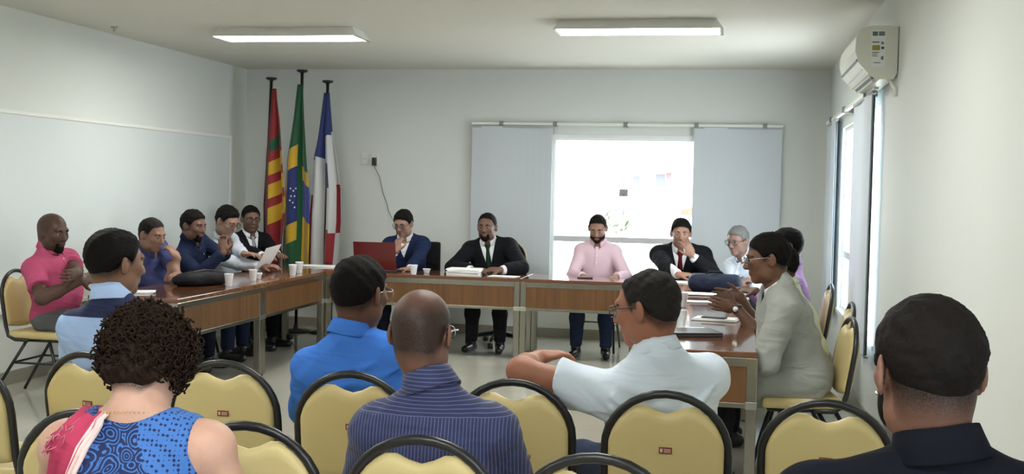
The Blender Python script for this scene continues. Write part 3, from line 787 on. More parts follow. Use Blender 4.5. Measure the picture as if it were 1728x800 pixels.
def xform(p, Rm, t, s):
    if isinstance(p, Cone): return Cone(Rm @ (p.a * s) + t, Rm @ (p.b * s) + t, p.ra * s, p.rb * s, p.k * s)
    return Ell(Rm @ (p.c * s) + t, p.r * s, Rm @ p.A, p.k * s)

def fold_noise(seed, amp, z0=None):
    rg = np.random.RandomState(seed); W = [(rg.normal(size=3) * f, rg.rand() * 6.28, a) for f, a in ((13, .5), (22, .4), (36, .34), (52, .24))]
    def post(D, x, y, z):
        e = 0
        for w, ph, a in W: e = e + a * np.sin(x * w[0] + y * w[1] + z * w[2] + ph + 1.3 * np.sin(z * w[0] * .6 + x * w[2] * .5))
        return D + amp * e
    return post

def person(label, pel, rz, crown, hyaw, hpitch=0.0, hroll=0.0, sh=.475, sc=1.0, hs=1.0, skin_m=None, hair=None, shirt=None, jacket=None, trousers=None, shoes=None,
           arms=None, fat=0.0, knees=None, female=False, beard=None, glasses=None, eyes=True, tie=None, torso_yaw=None, h=.013, hf=.0062, seed=1, group=None, wide=0.0, brow=True, detail=None, ears=True, round_back=0.0, drop=.108, neck=.062, nsh=(0, 0, 0)):
    """pel = (x, y) seat point, rz = facing in degrees (0 = +Y); crown = top of the head in the room; hands in room coordinates"""
    a = R(rz); root = empty('person', (pel[0], pel[1], 0), a, label, 'person', group)
    O = V3(pel[0], pel[1], 0)
    def loc(p): return rotz(np.asarray(p, float) - O, -a)
    def ldir(v): return rotz(v, -a)
    # ---- head frame
    hy = R(hyaw - rz); f = V3(-math.sin(hy), math.cos(hy), 0); r = V3(math.cos(hy), math.sin(hy), 0); u = V3(0, 0, 1.0)
    cp, sp = math.cos(R(hpitch)), math.sin(R(hpitch)); f, u = f * cp - u * sp, u * cp + f * sp
    cq, sq = math.cos(R(hroll)), math.sin(R(hroll)); r, u = r * cq - u * sq, u * cq + r * sq
    Rh = np.stack([r, f, u], 1); H = sc * hs
    Hc = loc(crown) - u * .119 * H
    P = V3(0, 0, sh + .10 * sc)
    nt_ = Hc - u * .06 * H - f * .022 * H            # top of the neck
    t0 = unit(nt_ - P); Nb = nt_ - unit(t0 + .25 * u) * neck * sc    # base of the neck
    Nb = Nb + V3(*nsh); Sc = Nb - t0 * .035 * sc; t = unit(Sc - P); L = np.linalg.norm(Sc - P)
    ty = R((torso_yaw if torso_yaw is not None else rz) - rz); fr = V3(-math.sin(ty), math.cos(ty), 0); fr = unit(fr - t * (fr @ t)); rr = np.cross(fr, t)
    A = np.stack([rr, fr, t], 1)
    S = {s: Sc + rr * s * (.153 + wide + (.014 if jacket else 0)) * sc - t * (drop - (.045 if jacket else 0)) * sc for s in (-1, 1)}
    mid = P + t * .5 * L - fr * round_back
    def torso(o, k=.05):
        w = .155 if female else .168
        return [Ell(P + t * .01, np.array([.178 + .01 * fat + o, .135 + o, .125 + o]), A, k),
                Ell(P + t * .16 + fr * (.01 + .03 * fat) - fr * round_back * .5, np.array([.150 + .035 * fat + o, .112 + .05 * fat + o, .17 + o]), A, k),
                Ell(P + t * (L - .19) + fr * .008 - fr * round_back, np.array([w + wide * .5 + .012 * fat + o, .108 + .02 * fat + o, .175 + o]), A, k),
                Cone(S[-1] + rr * .02, S[1] - rr * .02, .058 * sc + o, .058 * sc + o, k),
                Cone(Nb - fr * .014 - t * .02, S[-1] + rr * .03 * sc, .046 * sc + o * .8, .05 * sc + o * .8, .045), Cone(Nb - fr * .014 - t * .02, S[1] - rr * .03 * sc, .046 * sc + o * .8, .05 * sc + o * .8, .045)]
    # ---- arms
    J = {}
    for s, key in ((-1, 'L'), (1, 'R')):
        q = (arms or {}).get(key) or {}
        Wt = loc(q['w']) if 'w' in q else P + V3(s * .17, .30, .12)
        pole = ldir(q['pole']) if 'pole' in q else V3(s * .5, -.3, -1.0)
        E, Wt = ik(S[s], Wt, .285 * sc, .255 * sc, pole)
        if 'e' in q: E, Wt = loc(q['e']), loc(q['w'])
        dv = ldir(q['d']) if 'd' in q else unit(Wt - E)
        n = ldir(q['n']) if 'n' in q else V3(0, 0, -1.0)
        sd = ldir(q['side']) if 'side' in q else np.cross(n, dv) * s * 1.0
        J[s] = (S[s], E, Wt, dv, n, sd, q.get('curl', .5), q.get('spread', .15), q.get('thumb'))
    def arm(s, o, upto=None, k=.03, fore=True):
        Sh, E, W = J[s][:3]
        if upto is not None and upto <= 1.0:        # sleeve ends on the upper arm
            c = Sh + (E - Sh) * upto; dn = unit(E - Sh)
            return [Ell(Sh, np.array([.06, .06, .06]) * sc + o, None, k), Cone(Sh, E, .053 * sc + o, .05 * sc + o * 1.6, .014, [(c, dn)])]
        out = [Ell(Sh, np.array([.06, .06, .06]) * sc + o, None, k), Cone(Sh, E, .052 * sc + o, .043 * sc + o, .014)]
        m = E + (W - E) * .35
        if upto is None: return out + [Cone(E, m, .043 * sc + o, .041 * sc + o, k), Cone(m, W, .041 * sc + o, .027 * sc + o, k)]
        c = E + (W - E) * (upto - 1.0); dn = unit(W - E)
        return out + [Cone(E, m, .043 * sc + o, .041 * sc + o, .01, [(c, dn)]), Cone(m, W, .041 * sc + o, .030 * sc + o, .01, [(c, dn)])]
    # ---- legs
    kn = knees or {}
    Lg = {}
    for s, key in ((-1, 'L'), (1, 'R')):
        hip = P + V3(s * .088 * sc, .02, -.02)
        q = kn.get(key, (s * .13, .44, 0.0)); K = V3(q[0], q[1], sh + .035); Fx = V3(q[0] + s * .01, q[1] + q[2], .085)
        Lg[s] = (hip, K, Fx)
    def leg(s, o, k=.04, cut=False):
        hip, K, Ft = Lg[s]; cl = [(Ft + V3(0, 0, .005), V3(0, 0, -1.0))] if cut else []
        m = K + (Ft - K) * .35
        return [Cone(hip, K, .088 * sc + o, .060 * sc + o, k), Cone(K, m, .058 * sc + o, .054 * sc + o, k), Cone(m, Ft, .054 * sc + o, .040 * sc + o * 1.3, k, cl)]
    def foot(s, o):
        Ft = Lg[s][2]; d = unit(V3(s * .15, 1, 0))
        return [Cone(Ft + V3(0, 0, .02), Ft - V3(0, 0, .03), .04 + o, .04 + o, .02), Cone(Ft + V3(0, 0, -.045) - d * .05, Ft + V3(0, 0, -.052) + d * .16, .036 + o, .03 + o, .02, [(V3(0, 0, .003), V3(0, 0, -1.0))])]
    # ---- skin: one continuous body
    hp, hsub = head_prims(female)
    if not ears: hp = hp[:-2]
    prims = torso(0) + [Cone(Nb - t * .02, nt_, .060 * sc * (.86 if female else 1), .055 * sc * (.86 if female else 1), .025)] + [xform(p, Rh, Hc, H) for p in hp]
    fine = [(Hc, .135 * H)]
    for s in (-1, 1):
        prims += arm(s, 0) + leg(s, 0) + foot(s, -.004)
        Sh, E, W, dv, n, sd, curl, spr, th = J[s]; prims += hand_prims(W, dv, n, sd, curl, spr, sc * 1.02, thumb=th)
        if (arms or {}).get('LR'[s > 0], {}).get('show'): fine.append((W + unit(dv) * .08, .10))
    hr = hair or {}
    def hairline(y):
        front, nape, side = hr.get('front', .072), hr.get('nape', -.055), hr.get('side', .012)
        return np.interp(y, [-.2, -.06, -.028, -.022, .012, .018, .05, .078, .2], [nape, nape, -.02, .014, .012, side - .016, front - .028, front, front + .01])
    def stub(Pv):
        q = (Pv - Hc) @ Rh / H; x, y, z = q.T; near = (np.linalg.norm(q, axis=1) < .17) & (np.abs(x) < .083)
        g = hairline(y) + .45 * np.clip(np.abs(x) - .030, 0, .04) * np.clip((y - .03) / .02, 0, 1); ln = np.where(y < -.022, hr.get('stub', .018), .010)
        v = np.clip(1 - (g - z) / ln, 0, 1) ** (.7 if hr.get('stub', 0) > .05 else 1.3) * hr.get('edge', .8)
        if 'buzz' in hr:
            top = np.clip((z - .055) / .04, 0, 1); v = np.where(z > g, hr['buzz'][0] + (hr['buzz'][1] - hr['buzz'][0]) * top, v * hr['buzz'][0])
        v = v * near
        if hr.get('shadow'): v = np.maximum(v, hr['shadow'] * near * np.clip((-.035 - z) / .02, 0, 1) * np.clip(y / .02, 0, 1) * (z > -.14))
        return v
    solid('body', prims, [xform(p, Rh, Hc, H) for p in hsub], h * 1.25, skin_m, root, fine, hf, it=0, attr=stub)
    def hw(p): return Rh @ (np.asarray(p, float) * H) + Hc
    # ---- hair
    if hair and hair.get('mesh', True):
        th = hair.get('th', .010); front, nape, side = hair.get('front', .072), hair.get('nape', -.055), hair.get('side', .012)
        hpms = [Ell((0, -.014 - hair.get('back', 0), .034 + hair.get('up', 0)), (.0765 + th * .8, .098 + th, .086 + th), None, .02), Ell((0, -.047, -.028), (.057 + th * .7, .051 + th * .8, .06 + th), None, .03)]
        subs = [Ell(c, r_, None, .012) for c, r_ in hair.get('bald', ())]
        rg = np.random.RandomState(seed); ws = [(rg.normal(size=3) * q_, rg.rand() * 6.28) for q_ in (90, 130, 190, 260, 330)]; am = min(hair.get('rough', .0014), th * .2); nf = hair.get('fade', .042)
        def post(D, x, y, z):
            g = np.interp(y.ravel(), [-.2, -.06, -.028, -.022, .012, .018, .05, .078, .2], [nape, nape, -.02, .014, .012, side - .016, front - .028, front, front + .01])[None, :, None].astype(np.float32)
            g = g + .10 * np.minimum(np.abs(x), .08) * (y < -.05) * 0
            fl = np.interp(y.ravel(), [-.06, -.03, -.02, .02, .06], [nf, nf * .8, .016, .018, .034])[None, :, None].astype(np.float32)
            fade = np.clip(1 - (z - g) / fl, 0, 1)
            D = D + (th + .001) * fade ** 1.3
            g = g + .45 * np.clip(np.abs(x) - .030, 0, .04) * np.clip((y - .03) / .02, 0, 1) - .006 * np.cos(x * 60) * (y < -.05)
            D = np.maximum(D, (g - z) * .75)
            e = 0
            for w, ph in ws: e = e + np.sin(x * w[0] + y * w[1] + z * w[2] + ph)
            return D + am * e * (1 - .85 * fade)
        solid('hair', hpms, subs, .0062 if hf > .005 else .005, hair['m'], root, None, None, post, 1, (Rh * H, Hc))
        for (c, r_) in hair.get('extra', ()):
            pass
    if beard:
        bp = [Ell((0, .018, -.028), (.0665, .078, .0875), None, .02), Ell((0, .062, -.098), (.030, .026, .024), None, .02), Ell((0, .084, -.0465), (.030, .0135, .0055), None, .008)]
        for s in (-1, 1): bp.append(Ell((s * .045, .012, -.068), (.0235, .037, .032), None, .02))
        wdt = beard.get('w', .2); tp = beard.get('top', -.045)
        def post(D, x, y, z):
            D = np.maximum(D, np.abs(x) - wdt)
            side = np.interp(y.ravel(), [-.2, -.002, .004, .03, .055, .3], [-.2, -.2, -.005, tp - .005, tp - .012, tp + .007])[None, :, None].astype(np.float32)
            D = np.maximum(D, (z - side) * .8)
            D = np.maximum(D, (-.004 - y))
            mo = np.sqrt((x / .021) ** 2 + ((z + .064) / .0085) ** 2) - 1
            return np.maximum(D, -mo * .012 - (y < .06) * 1.0)
        solid('beard', bp, [], .005, beard['m'], root, None, None, post, 1, (Rh * H, Hc))
    # ---- face details
    if eyes:
        for s in (-1, 1):
            e = MB(); c = hw((s * .031, .0765, .003)); M = Matrix.Translation(c) @ Matrix(np.vstack([np.c_[Rh, np.zeros(3)], [0, 0, 0, 1]]).tolist())
            e.lathe([(.0001, -.012 * H), (.008 * H, -.009 * H), (.0115 * H, 0), (.008 * H, .009 * H), (.0001, .012 * H)], 10, M); eo = e.build('eye', MATS['eye_white'], root)
            i_ = MB(); c2 = hw((s * .031, .0868, .0015)); M2 = Matrix.Translation(c2) @ Matrix(np.vstack([np.c_[Rh, np.zeros(3)], [0, 0, 0, 1]]).tolist()) @ Matrix.Rotation(R(-90), 4, 'X')
            i_.lathe([(.0062 * H, -.001 * H), (.0055 * H, .0012 * H), (.0001, .0022 * H)], 10, M2); i_.build('iris', MATS['iris'], eo)
            ld = MB(); nn_ = 9; vs_ = []
            for ii in range(nn_):
                aa = (ii / (nn_ - 1) - .5) * 2.3
                for bb in (.10, .45, .85, 1.3):
                    bz = bb + hpitch * .004; vs_.append(hw((s * .031 + .0128 * math.sin(aa) * math.cos(bz * .6), .0765 + .0132 * math.cos(aa) * math.cos(bz), .003 + .0132 * math.sin(bz))))
            ld.add(vs_, [(4 * ii + jj, 4 * ii + jj + 1, 4 * ii + 5 + jj, 4 * ii + 4 + jj) for ii in range(nn_ - 1) for jj in range(3)], True); ld.build('eyelid', skin_m, eo)
    if brow and eyes:
        for s in (-1, 1):
            MB().tube([hw((s * .014, .0905, .0215)), hw((s * .028, .0905, .0265)), hw((s * .041, .083, .0255)), hw((s * .052, .070, .019))], [.0032 * H, .0042 * H, .0036 * H, .0018 * H], 6).build('eyebrow', (hair or {'m': MATS['hair_black']})['m'], root)
    if glasses:
        g = MB()
        for s in (-1, 1):
            g.tube([hw((s * .033 + .026 * math.copysign(abs(math.cos(q)) ** .6, math.cos(q)), .104 - .004 * abs(math.cos(q)), .001 + .018 * math.copysign(abs(math.sin(q)) ** .7, math.sin(q)))) for q in [i * math.pi / 10 for i in range(20)]], .0019 * H, 5, closed=True)
            g.tube([hw((s * .059, .100, .008)), hw((s * .074, .08, .010)), hw((s * .0845, .01, .012)), hw((s * .083, -.012, .004)), hw((s * .082, -.022, -.012))], .0022 * H, 5)
        g.tube([hw((-.008, .106, .006)), hw((0, .112, .009)), hw((.008, .106, .006))], .0018 * H, 5)
        go = g.build('glasses', glasses, root)
        for s in (-1, 1):
            l = MB(); pts = [hw((s * .033 + .0245 * math.cos(q), .1035, .001 + .0165 * math.sin(q))) for q in [i * math.pi / 8 for i in range(16)]]; ft = Rh @ V3(0, .0012, 0)
            l.add([p for p in pts] + [p + ft for p in pts], [tuple(range(15, -1, -1)), tuple(range(16, 32))] + [(i, (i + 1) % 16, 16 + (i + 1) % 16, 16 + i) for i in range(16)]); l.build('lens', MATS['lens'], go)
    # ---- clothes
    info = dict(root=root, P=P, S=S, Nb=Nb, nt=nt_, t=t, fr=fr, rr=rr, A=A, Hc=Hc, Rh=Rh, H=H, J=J, L=L, hw=hw, sc=sc, loc=loc, ldir=ldir, torso=torso)
    neck_cut = (Nb + t * .012 * sc, unit(t * .9 + fr * .42))
    def clipped(lst, clip):
        out = []
        for p in lst:
            p.clip = tuple(p.clip) + (clip,); out.append(p)
        return out
    hip_cut = (P - t * .06, -t)
    info['neck_cut'] = neck_cut
    locals_ = dict(Nb=Nb, t=t, fr=fr, rr=rr, A=A, sc=sc)
    def garment(name, spec, o):
        ts = torso(o, .045); folds = []
        pr = ts
        for s in (-1, 1):
            up = spec.get('sleeve', 1.95)
            if up is not False: pr = pr + arm(s, o * (spec.get('loose', 1.0)), up, spec.get('armk', .03))
        if spec.get('skirt'):
            for s in (-1, 1):
                hip, K, _f = Lg[s]; pr = pr + [Cone(hip + V3(0, 0, -.01), hip + (K - hip) * spec['skirt'], .10 * sc + o, .085 * sc + o, .05)]
        for pts, rad in spec.get('creases', ()):
            rad = rad * 1.5
            # a raised fold lying on the back of the garment, through points (across, up) measured from the neck base
            q3 = []
            for (cx_, cz_) in pts:
                q = Nb + rr * cx_ * sc + t * cz_ * sc; lo_, hi_ = 0.0, .45
                for _ in range(14):
                    m_ = (lo_ + hi_) / 2
                    if value(pr, q - fr * m_) < 0: lo_ = m_
                    else: hi_ = m_
                q3.append(q - fr * (hi_ - rad * .05))
            folds = folds + [Cone(q3[i], q3[i + 1], rad * (.55 if i == 0 else 1), rad * (.55 if i == len(q3) - 2 else 1), .016) for i in range(len(q3) - 1)]
            for c_ in folds: c_.k = .011
        nr = spec.get('nr', .0635) * sc
        subs = [Cone(Nb - t * .035 + fr * .016, nt_ + t * .06, nr, nr, .006)] + [sf(locals_) for sf in spec.get('subs', ())]
        base = fold_noise(seed + len(name), spec.get('fold', .0026))
        vd = spec.get('v')
        def post(D, x, y, z):
            D = base(D, x, y, z)
            if spec.get('armhole'):
                D = np.maximum(D, np.abs((x - Nb[0]) * rr[0] + (y - Nb[1]) * rr[1] + (z - Nb[2]) * rr[2]) - spec['armhole'] - np.clip(-((x - Nb[0]) * t[0] + (y - Nb[1]) * t[1] + (z - Nb[2]) * t[2]) - .10, 0, .2) * .35)
            q = P - t * spec.get('hem', .07)
            D = np.maximum(D, -((x - q[0]) * t[0] + (y - q[1]) * t[1] + (z - q[2]) * t[2]))
            if vd:
                # V opening: its half width shrinks from the neck down to the first button
                ux = (x - Nb[0]) * rr[0] + (y - Nb[1]) * rr[1] + (z - Nb[2]) * rr[2]
                uz = (x - Nb[0]) * t[0] + (y - Nb[1]) * t[1] + (z - Nb[2]) * t[2]
                uy = (x - Nb[0]) * fr[0] + (y - Nb[1]) * fr[1] + (z - Nb[2]) * fr[2]
                half = .078 * sc * np.clip((uz + vd) / vd, 0, 1.3)
                wedge = np.maximum(np.abs(ux) - half, -(uy - .0))
                lap = np.exp(-((np.abs(ux) - half - .022) / .018) ** 2) * (uz > -vd) * (uy > .02)
                D = D - .006 * lap.astype(np.float32)
                D = np.maximum(D, -wedge)
            return D
        return solid(name, pr + folds, subs, h, spec['m'], root, None, None, post, 1), pr, subs
    info['shirt_prims'] = None
    if shirt:
        o, pr, sb = garment('shirt' if not female else 'dress', shirt, shirt.get('o', .010)); info['shirt'] = o; info['shirt_prims'] = pr
    if jacket:
        jacket.setdefault('nr', .072); o, pr, sb = garment('jacket', jacket, jacket.get('o', .022)); info['jacket'] = o; info['jacket_prims'] = pr
    def front(x, zz, prims, back=False):
        """distance along the front of the torso where the garment surface lies"""
        q = Nb + rr * x + t * zz; lo, hi = 0.0, .45; sg = -1 if back else 1
        for _ in range(18):
            m_ = (lo + hi) / 2
            if value(prims, q + fr * sg * m_) < 0: lo = m_
            else: hi = m_
        return q + fr * sg * hi
    info['front'] = front
    if trousers:
        pr = [Ell(P + t * .0, np.array([.186 + .01 * fat, .143, .115]), A, .04)]
        for s in (-1, 1): pr += leg(s, .012, .04, True)
        solid('trousers', pr, [], h * 1.25, trousers, root, None, None, fold_noise(seed + 40, .003), 1)
    for s in (-1, 1):
        if shoes: solid('shoe', foot(s, .006), [], .012, shoes, root, None, None, None, 1)
    # ---- collar
    col = (shirt or {}).get('collar')
    if col:
        col_h = shirt.get('collar_h', .032) * sc
        ax_ = unit(nt_ - Nb + t * .02); tilt = unit(ax_ + fr * .10); ex = unit(rr - tilt * (rr @ tilt)); ey = np.cross(tilt, ex)
        c0 = Nb + t * .004 * sc - fr * .004
        b = MB(); n = 40; gap = R(shirt.get('gap', 22)); prof = [(.063, -.016), (.0625, col_h * .6), (.0635, col_h), (.068, col_h * 1.02), (.0735, col_h * .55), (.083, -.008), (.081, -.012), (.071, col_h * .4), (.0665, col_h * .45), (.0665, -.016)]
        if shirt.get('stand'): prof = [(.066, -.012), (.0655, col_h), (.0695, col_h), (.070, -.012)]
        m_ = len(prof); vs = []
        for i in range(n + 1):
            th_ = gap + (2 * math.pi - 2 * gap) * i / n            # from front round to front
            fx, fy = math.sin(th_), math.cos(th_); fr_ = .5 + .5 * fy; drop_ = -.040 * fr_ ** 1.5; hh = 1 - .10 * fr_
            for rad, z in prof:
                vs.append(c0 + ex * fx * rad * sc * 1.0 + ey * fy * rad * sc * (1.06 if fy > 0 else 1.0) + tilt * (z * hh + drop_))
        fs = [(i * m_ + k, i * m_ + (k + 1) % m_, (i + 1) * m_ + (k + 1) % m_, (i + 1) * m_ + k) for i in range(n) for k in range(m_)] + [tuple(range(m_)), tuple(n * m_ + k for k in range(m_ - 1, -1, -1))]
        b.add(vs, fs, True); b.build('collar', col, root)
    if tie and info['shirt_prims']:
        zs = [-.035, -.055, -.075, -.10, -.16, -.22, -.28, -.34]; ws = [.020, .024, .015, .017, .023, .028, .033, .036]
        vs = []; 
        for zz, w_ in zip(zs, ws):
            c = front(0, zz * sc, info['shirt_prims']); pf = fr * (.016 if zz > -.07 else .008)
            vs += [c - rr * w_ * sc + fr * .002, c + pf, c + rr * w_ * sc + fr * .002, c - fr * .006]
        fs = []
        for i in range(len(zs) - 1):
            for k in range(4): fs.append((4 * i + k, 4 * i + (k + 1) % 4, 4 * i + 4 + (k + 1) % 4, 4 * i + 4 + k))
        fs += [(0, 1, 2, 3), tuple(4 * (len(zs) - 1) + k for k in (3, 2, 1, 0))]
        MB().add(vs, fs, True).build('tie', tie, root)
    if shirt and shirt.get('placket') and info['shirt_prims']:
        vs = []; zs = [-.05, -.10, -.16, -.22, -.28, -.34][:shirt['placket']]
        for zz in zs:
            c = front(0, zz * sc, info['shirt_prims']); vs += [c - rr * .016 + fr * .001, c - rr * .014 + fr * .004, c + rr * .014 + fr * .004, c + rr * .016 + fr * .001]
        fs = [(4 * i + k, 4 * i + k + 1, 4 * i + 5 + k, 4 * i + 4 + k) for i in range(len(zs) - 1) for k in range(3)]
        MB().add(vs, fs, True).build('placket', shirt['m'], root)
        for zz in zs[:-1]:
            c = front(0, (zz - .03) * sc, info['shirt_prims']); d_ = Matrix.Translation(c + fr * .003) @ Vector(fr).to_track_quat('Z', 'Y').to_matrix().to_4x4()
            MB().lathe([(.0055, 0), (.0055, .002), (.003, .0026)], 10, d_).build('button', MATS['button'], root)
    if detail: detail(info)
    return info

# ------------------------------------------------------------------ people: materials
mat('eye_white', srgb(205, 198, 190), rough=.25, noise=.03); mat('iris', (.012, .008, .006), rough=.15, noise=.1); mat('button', srgb(225, 222, 215), rough=.4, noise=.03)
def lens_mat():
    m = bpy.data.materials.new('spectacle_lens'); m.use_nodes = True; nt = m.node_tree; nt.nodes.remove(nt.nodes['Principled BSDF'])
    t = N(nt, 'ShaderNodeBsdfTransparent'); t.inputs['Color'].default_value = (.92, .94, .94, 1); g = N(nt, 'ShaderNodeBsdfGlossy', Roughness=.05); mx = N(nt, 'ShaderNodeMixShader'); mx.inputs['Fac'].default_value = .035
    nt.links.new(t.outputs[0], mx.inputs[1]); nt.links.new(g.outputs[0], mx.inputs[2]); nt.links.new(mx.outputs[0], nt.nodes['Material Output'].inputs['Surface']); MATS['lens'] = m
lens_mat()
HB = hairmat('hair_black', (.0055, .0045, .004)); HG = hairmat('hair_grey', (.16, .16, .155)); HS = hairmat('hair_shaved', (.032, .023, .0185)); HD = hairmat('hair_salt', (.020, .0175, .016)); HBR = hairmat('hair_dark_brown', (.020, .0105, .0065))
M_RIMB = mat('dark_spectacle_rim', (.012, .012, .014), rough=.3, noise=.1); M_RIMS = mat('metal_spectacle_rim', (.35, .34, .33), rough=.25, metal=1.0, noise=.05)
M_SUITK = cloth('suit_black', (.008, .0085, .0105)); M_SUITN = cloth('suit_navy', (.012, .016, .035)); M_WSHIRT = cloth('white_shirt', srgb(222, 224, 228)); M_SHOE = mat('black_leather', (.012, .011, .011), rough=.3, noise=.1)
M_TRK = cloth('dark_trousers', (.014, .014, .017)); M_TRN = cloth('navy_trousers', (.014, .018, .032)); M_TRG = cloth('grey_jeans', srgb(98, 100, 102)); M_TRB = cloth('blue_jeans', (.02, .03, .06))

def stripes(name, base, line, seam, sx=105.0, sz=95.0, w=.16):
    """pinstripes: upright below the yoke seam, level above it"""
    m, nt, b = _new(name); b.inputs['Roughness'].default_value = .8; b.inputs['Sheen Weight'].default_value = .1
    tc = N(nt, 'ShaderNodeTexCoord'); sp = N(nt, 'ShaderNodeSeparateXYZ'); nt.links.new(tc.outputs['Object'], sp.inputs[0])
    def mth(op, a, v=None, b_=None):
        n = N(nt, 'ShaderNodeMath', operation=op); nt.links.new(a, n.inputs[0])
        if b_ is not None: nt.links.new(b_, n.inputs[1])
        elif v is not None: n.inputs[1].default_value = v
        return n.outputs[0]
    lines = []
    for s, k in (('X', sx), ('Z', sz)):
        lines.append(mth('LESS_THAN', mth('FRACT', mth('MULTIPLY', sp.outputs[s], k)), w))
    up = mth('GREATER_THAN', sp.outputs['Z'], seam)
    sel = N(nt, 'ShaderNodeMix'); sel.data_type = 'FLOAT'; nt.links.new(up, sel.inputs[0]); nt.links.new(lines[0], sel.inputs[2]); nt.links.new(lines[1], sel.inputs[3])
    mx = N(nt, 'ShaderNodeMixRGB'); mx.inputs['Color1'].default_value = c4(base); mx.inputs['Color2'].default_value = c4(line); nt.links.new(sel.outputs[0], mx.inputs['Fac']); nt.links.new(mx.outputs['Color'], b.inputs['Base Color'])
    bp = creases(nt, tc); nt.links.new(bp.outputs['Normal'], b.inputs['Normal'])
    return m
def two_tone(name, top, low, seam):
    m, nt, b = _new(name); b.inputs['Roughness'].default_value = .85
    tc = N(nt, 'ShaderNodeTexCoord'); sp = N(nt, 'ShaderNodeSeparateXYZ'); nt.links.new(tc.outputs['Object'], sp.inputs[0])
    g = N(nt, 'ShaderNodeMath', operation='GREATER_THAN'); g.inputs[1].default_value = seam; nt.links.new(sp.outputs['Z'], g.inputs[0])
    mx = N(nt, 'ShaderNodeMixRGB'); mx.inputs['Color1'].default_value = c4(low); mx.inputs['Color2'].default_value = c4(top); nt.links.new(g.outputs[0], mx.inputs['Fac']); nt.links.new(mx.outputs['Color'], b.inputs['Base Color'])
    bp = creases(nt, tc); nt.links.new(bp.outputs['Normal'], b.inputs['Normal'])
    return m
def checks(name, base, line, k=120.0):
    m, nt, b = _new(name); b.inputs['Roughness'].default_value = .85
    tc = N(nt, 'ShaderNodeTexCoord'); sp = N(nt, 'ShaderNodeSeparateXYZ'); nt.links.new(tc.outputs['Object'], sp.inputs[0]); outs = []
    for s in 'XZ':
        a = N(nt, 'ShaderNodeMath', operation='MULTIPLY'); a.inputs[1].default_value = k; nt.links.new(sp.outputs[s], a.inputs[0]); f = N(nt, 'ShaderNodeMath', operation='FRACT'); nt.links.new(a.outputs[0], f.inputs[0])
        g = N(nt, 'ShaderNodeMath', operation='LESS_THAN'); g.inputs[1].default_value = .4; nt.links.new(f.outputs[0], g.inputs[0]); outs.append(g.outputs[0])
    ad = N(nt, 'ShaderNodeMath', operation='ADD'); nt.links.new(outs[0], ad.inputs[0]); nt.links.new(outs[1], ad.inputs[1]); h_ = N(nt, 'ShaderNodeMath', operation='MULTIPLY'); h_.inputs[1].default_value = .5; nt.links.new(ad.outputs[0], h_.inputs[0])
    mx = N(nt, 'ShaderNodeMixRGB'); mx.inputs['Color1'].default_value = c4(base); mx.inputs['Color2'].default_value = c4(line); nt.links.new(h_.outputs[0], mx.inputs['Fac']); nt.links.new(mx.outputs['Color'], b.inputs['Base Color'])
    return m
def paisley(name):
    """navy dress print: light blue scrolls, dotted borders and patches of lattice"""
    m, nt, b = _new(name); b.inputs['Roughness'].default_value = .8
    tc = N(nt, 'ShaderNodeTexCoord'); L = nt.links.new
    nz = N(nt, 'ShaderNodeTexNoise', Scale=9.0, Detail=1.0); L(tc.outputs['Object'], nz.inputs['Vector'])
    wv = N(nt, 'ShaderNodeMixRGB'); wv.blend_type = 'ADD'; wv.inputs['Fac'].default_value = .10; L(tc.outputs['Object'], wv.inputs['Color1']); L(nz.outputs['Color'], wv.inputs['Color2'])
    v = N(nt, 'ShaderNodeTexVoronoi', Scale=27.0); L(wv.outputs['Color'], v.inputs['Vector'])
    a = N(nt, 'ShaderNodeMath', operation='MULTIPLY'); a.inputs[1].default_value = 30.0; L(v.outputs['Distance'], a.inputs[0]); s = N(nt, 'ShaderNodeMath', operation='SINE'); L(a.outputs[0], s.inputs[0]); rings = N(nt, 'ShaderNodeMath', operation='GREATER_THAN'); rings.inputs[1].default_value = .45; L(s.outputs[0], rings.inputs[0])
    big = N(nt, 'ShaderNodeTexVoronoi', Scale=5.0); L(wv.outputs['Color'], big.inputs['Vector'])
    ck = N(nt, 'ShaderNodeTexVoronoi', Scale=95.0); ck.inputs['Randomness'].default_value = 0.0; ck.distance = 'MANHATTAN'; L(tc.outputs['Object'], ck.inputs['Vector']); lat = N(nt, 'ShaderNodeMath', operation='GREATER_THAN'); lat.inputs[1].default_value = .50; L(ck.outputs['Distance'], lat.inputs[0])
    sepc = N(nt, 'ShaderNodeSeparateColor'); L(big.outputs['Color'], sepc.inputs[0]); gt = N(nt, 'ShaderNodeMath', operation='GREATER_THAN'); gt.inputs[1].default_value = .62; L(sepc.outputs[0], gt.inputs[0])
    mixm = N(nt, 'ShaderNodeMix'); mixm.data_type = 'FLOAT'; L(gt.outputs[0], mixm.inputs[0]); L(rings.outputs[0], mixm.inputs[2]); L(lat.outputs[0], mixm.inputs[3])
    cr = N(nt, 'ShaderNodeMixRGB'); cr.inputs['Color1'].default_value = c4(srgb(18, 32, 80)); cr.inputs['Color2'].default_value = c4(srgb(60, 110, 182)); L(mixm.outputs[0], cr.inputs['Fac']); L(cr.outputs['Color'], b.inputs['Base Color'])
    return m
def sk(n, r, g, b): return skin('skin_' + n, srgb(r, g, b))

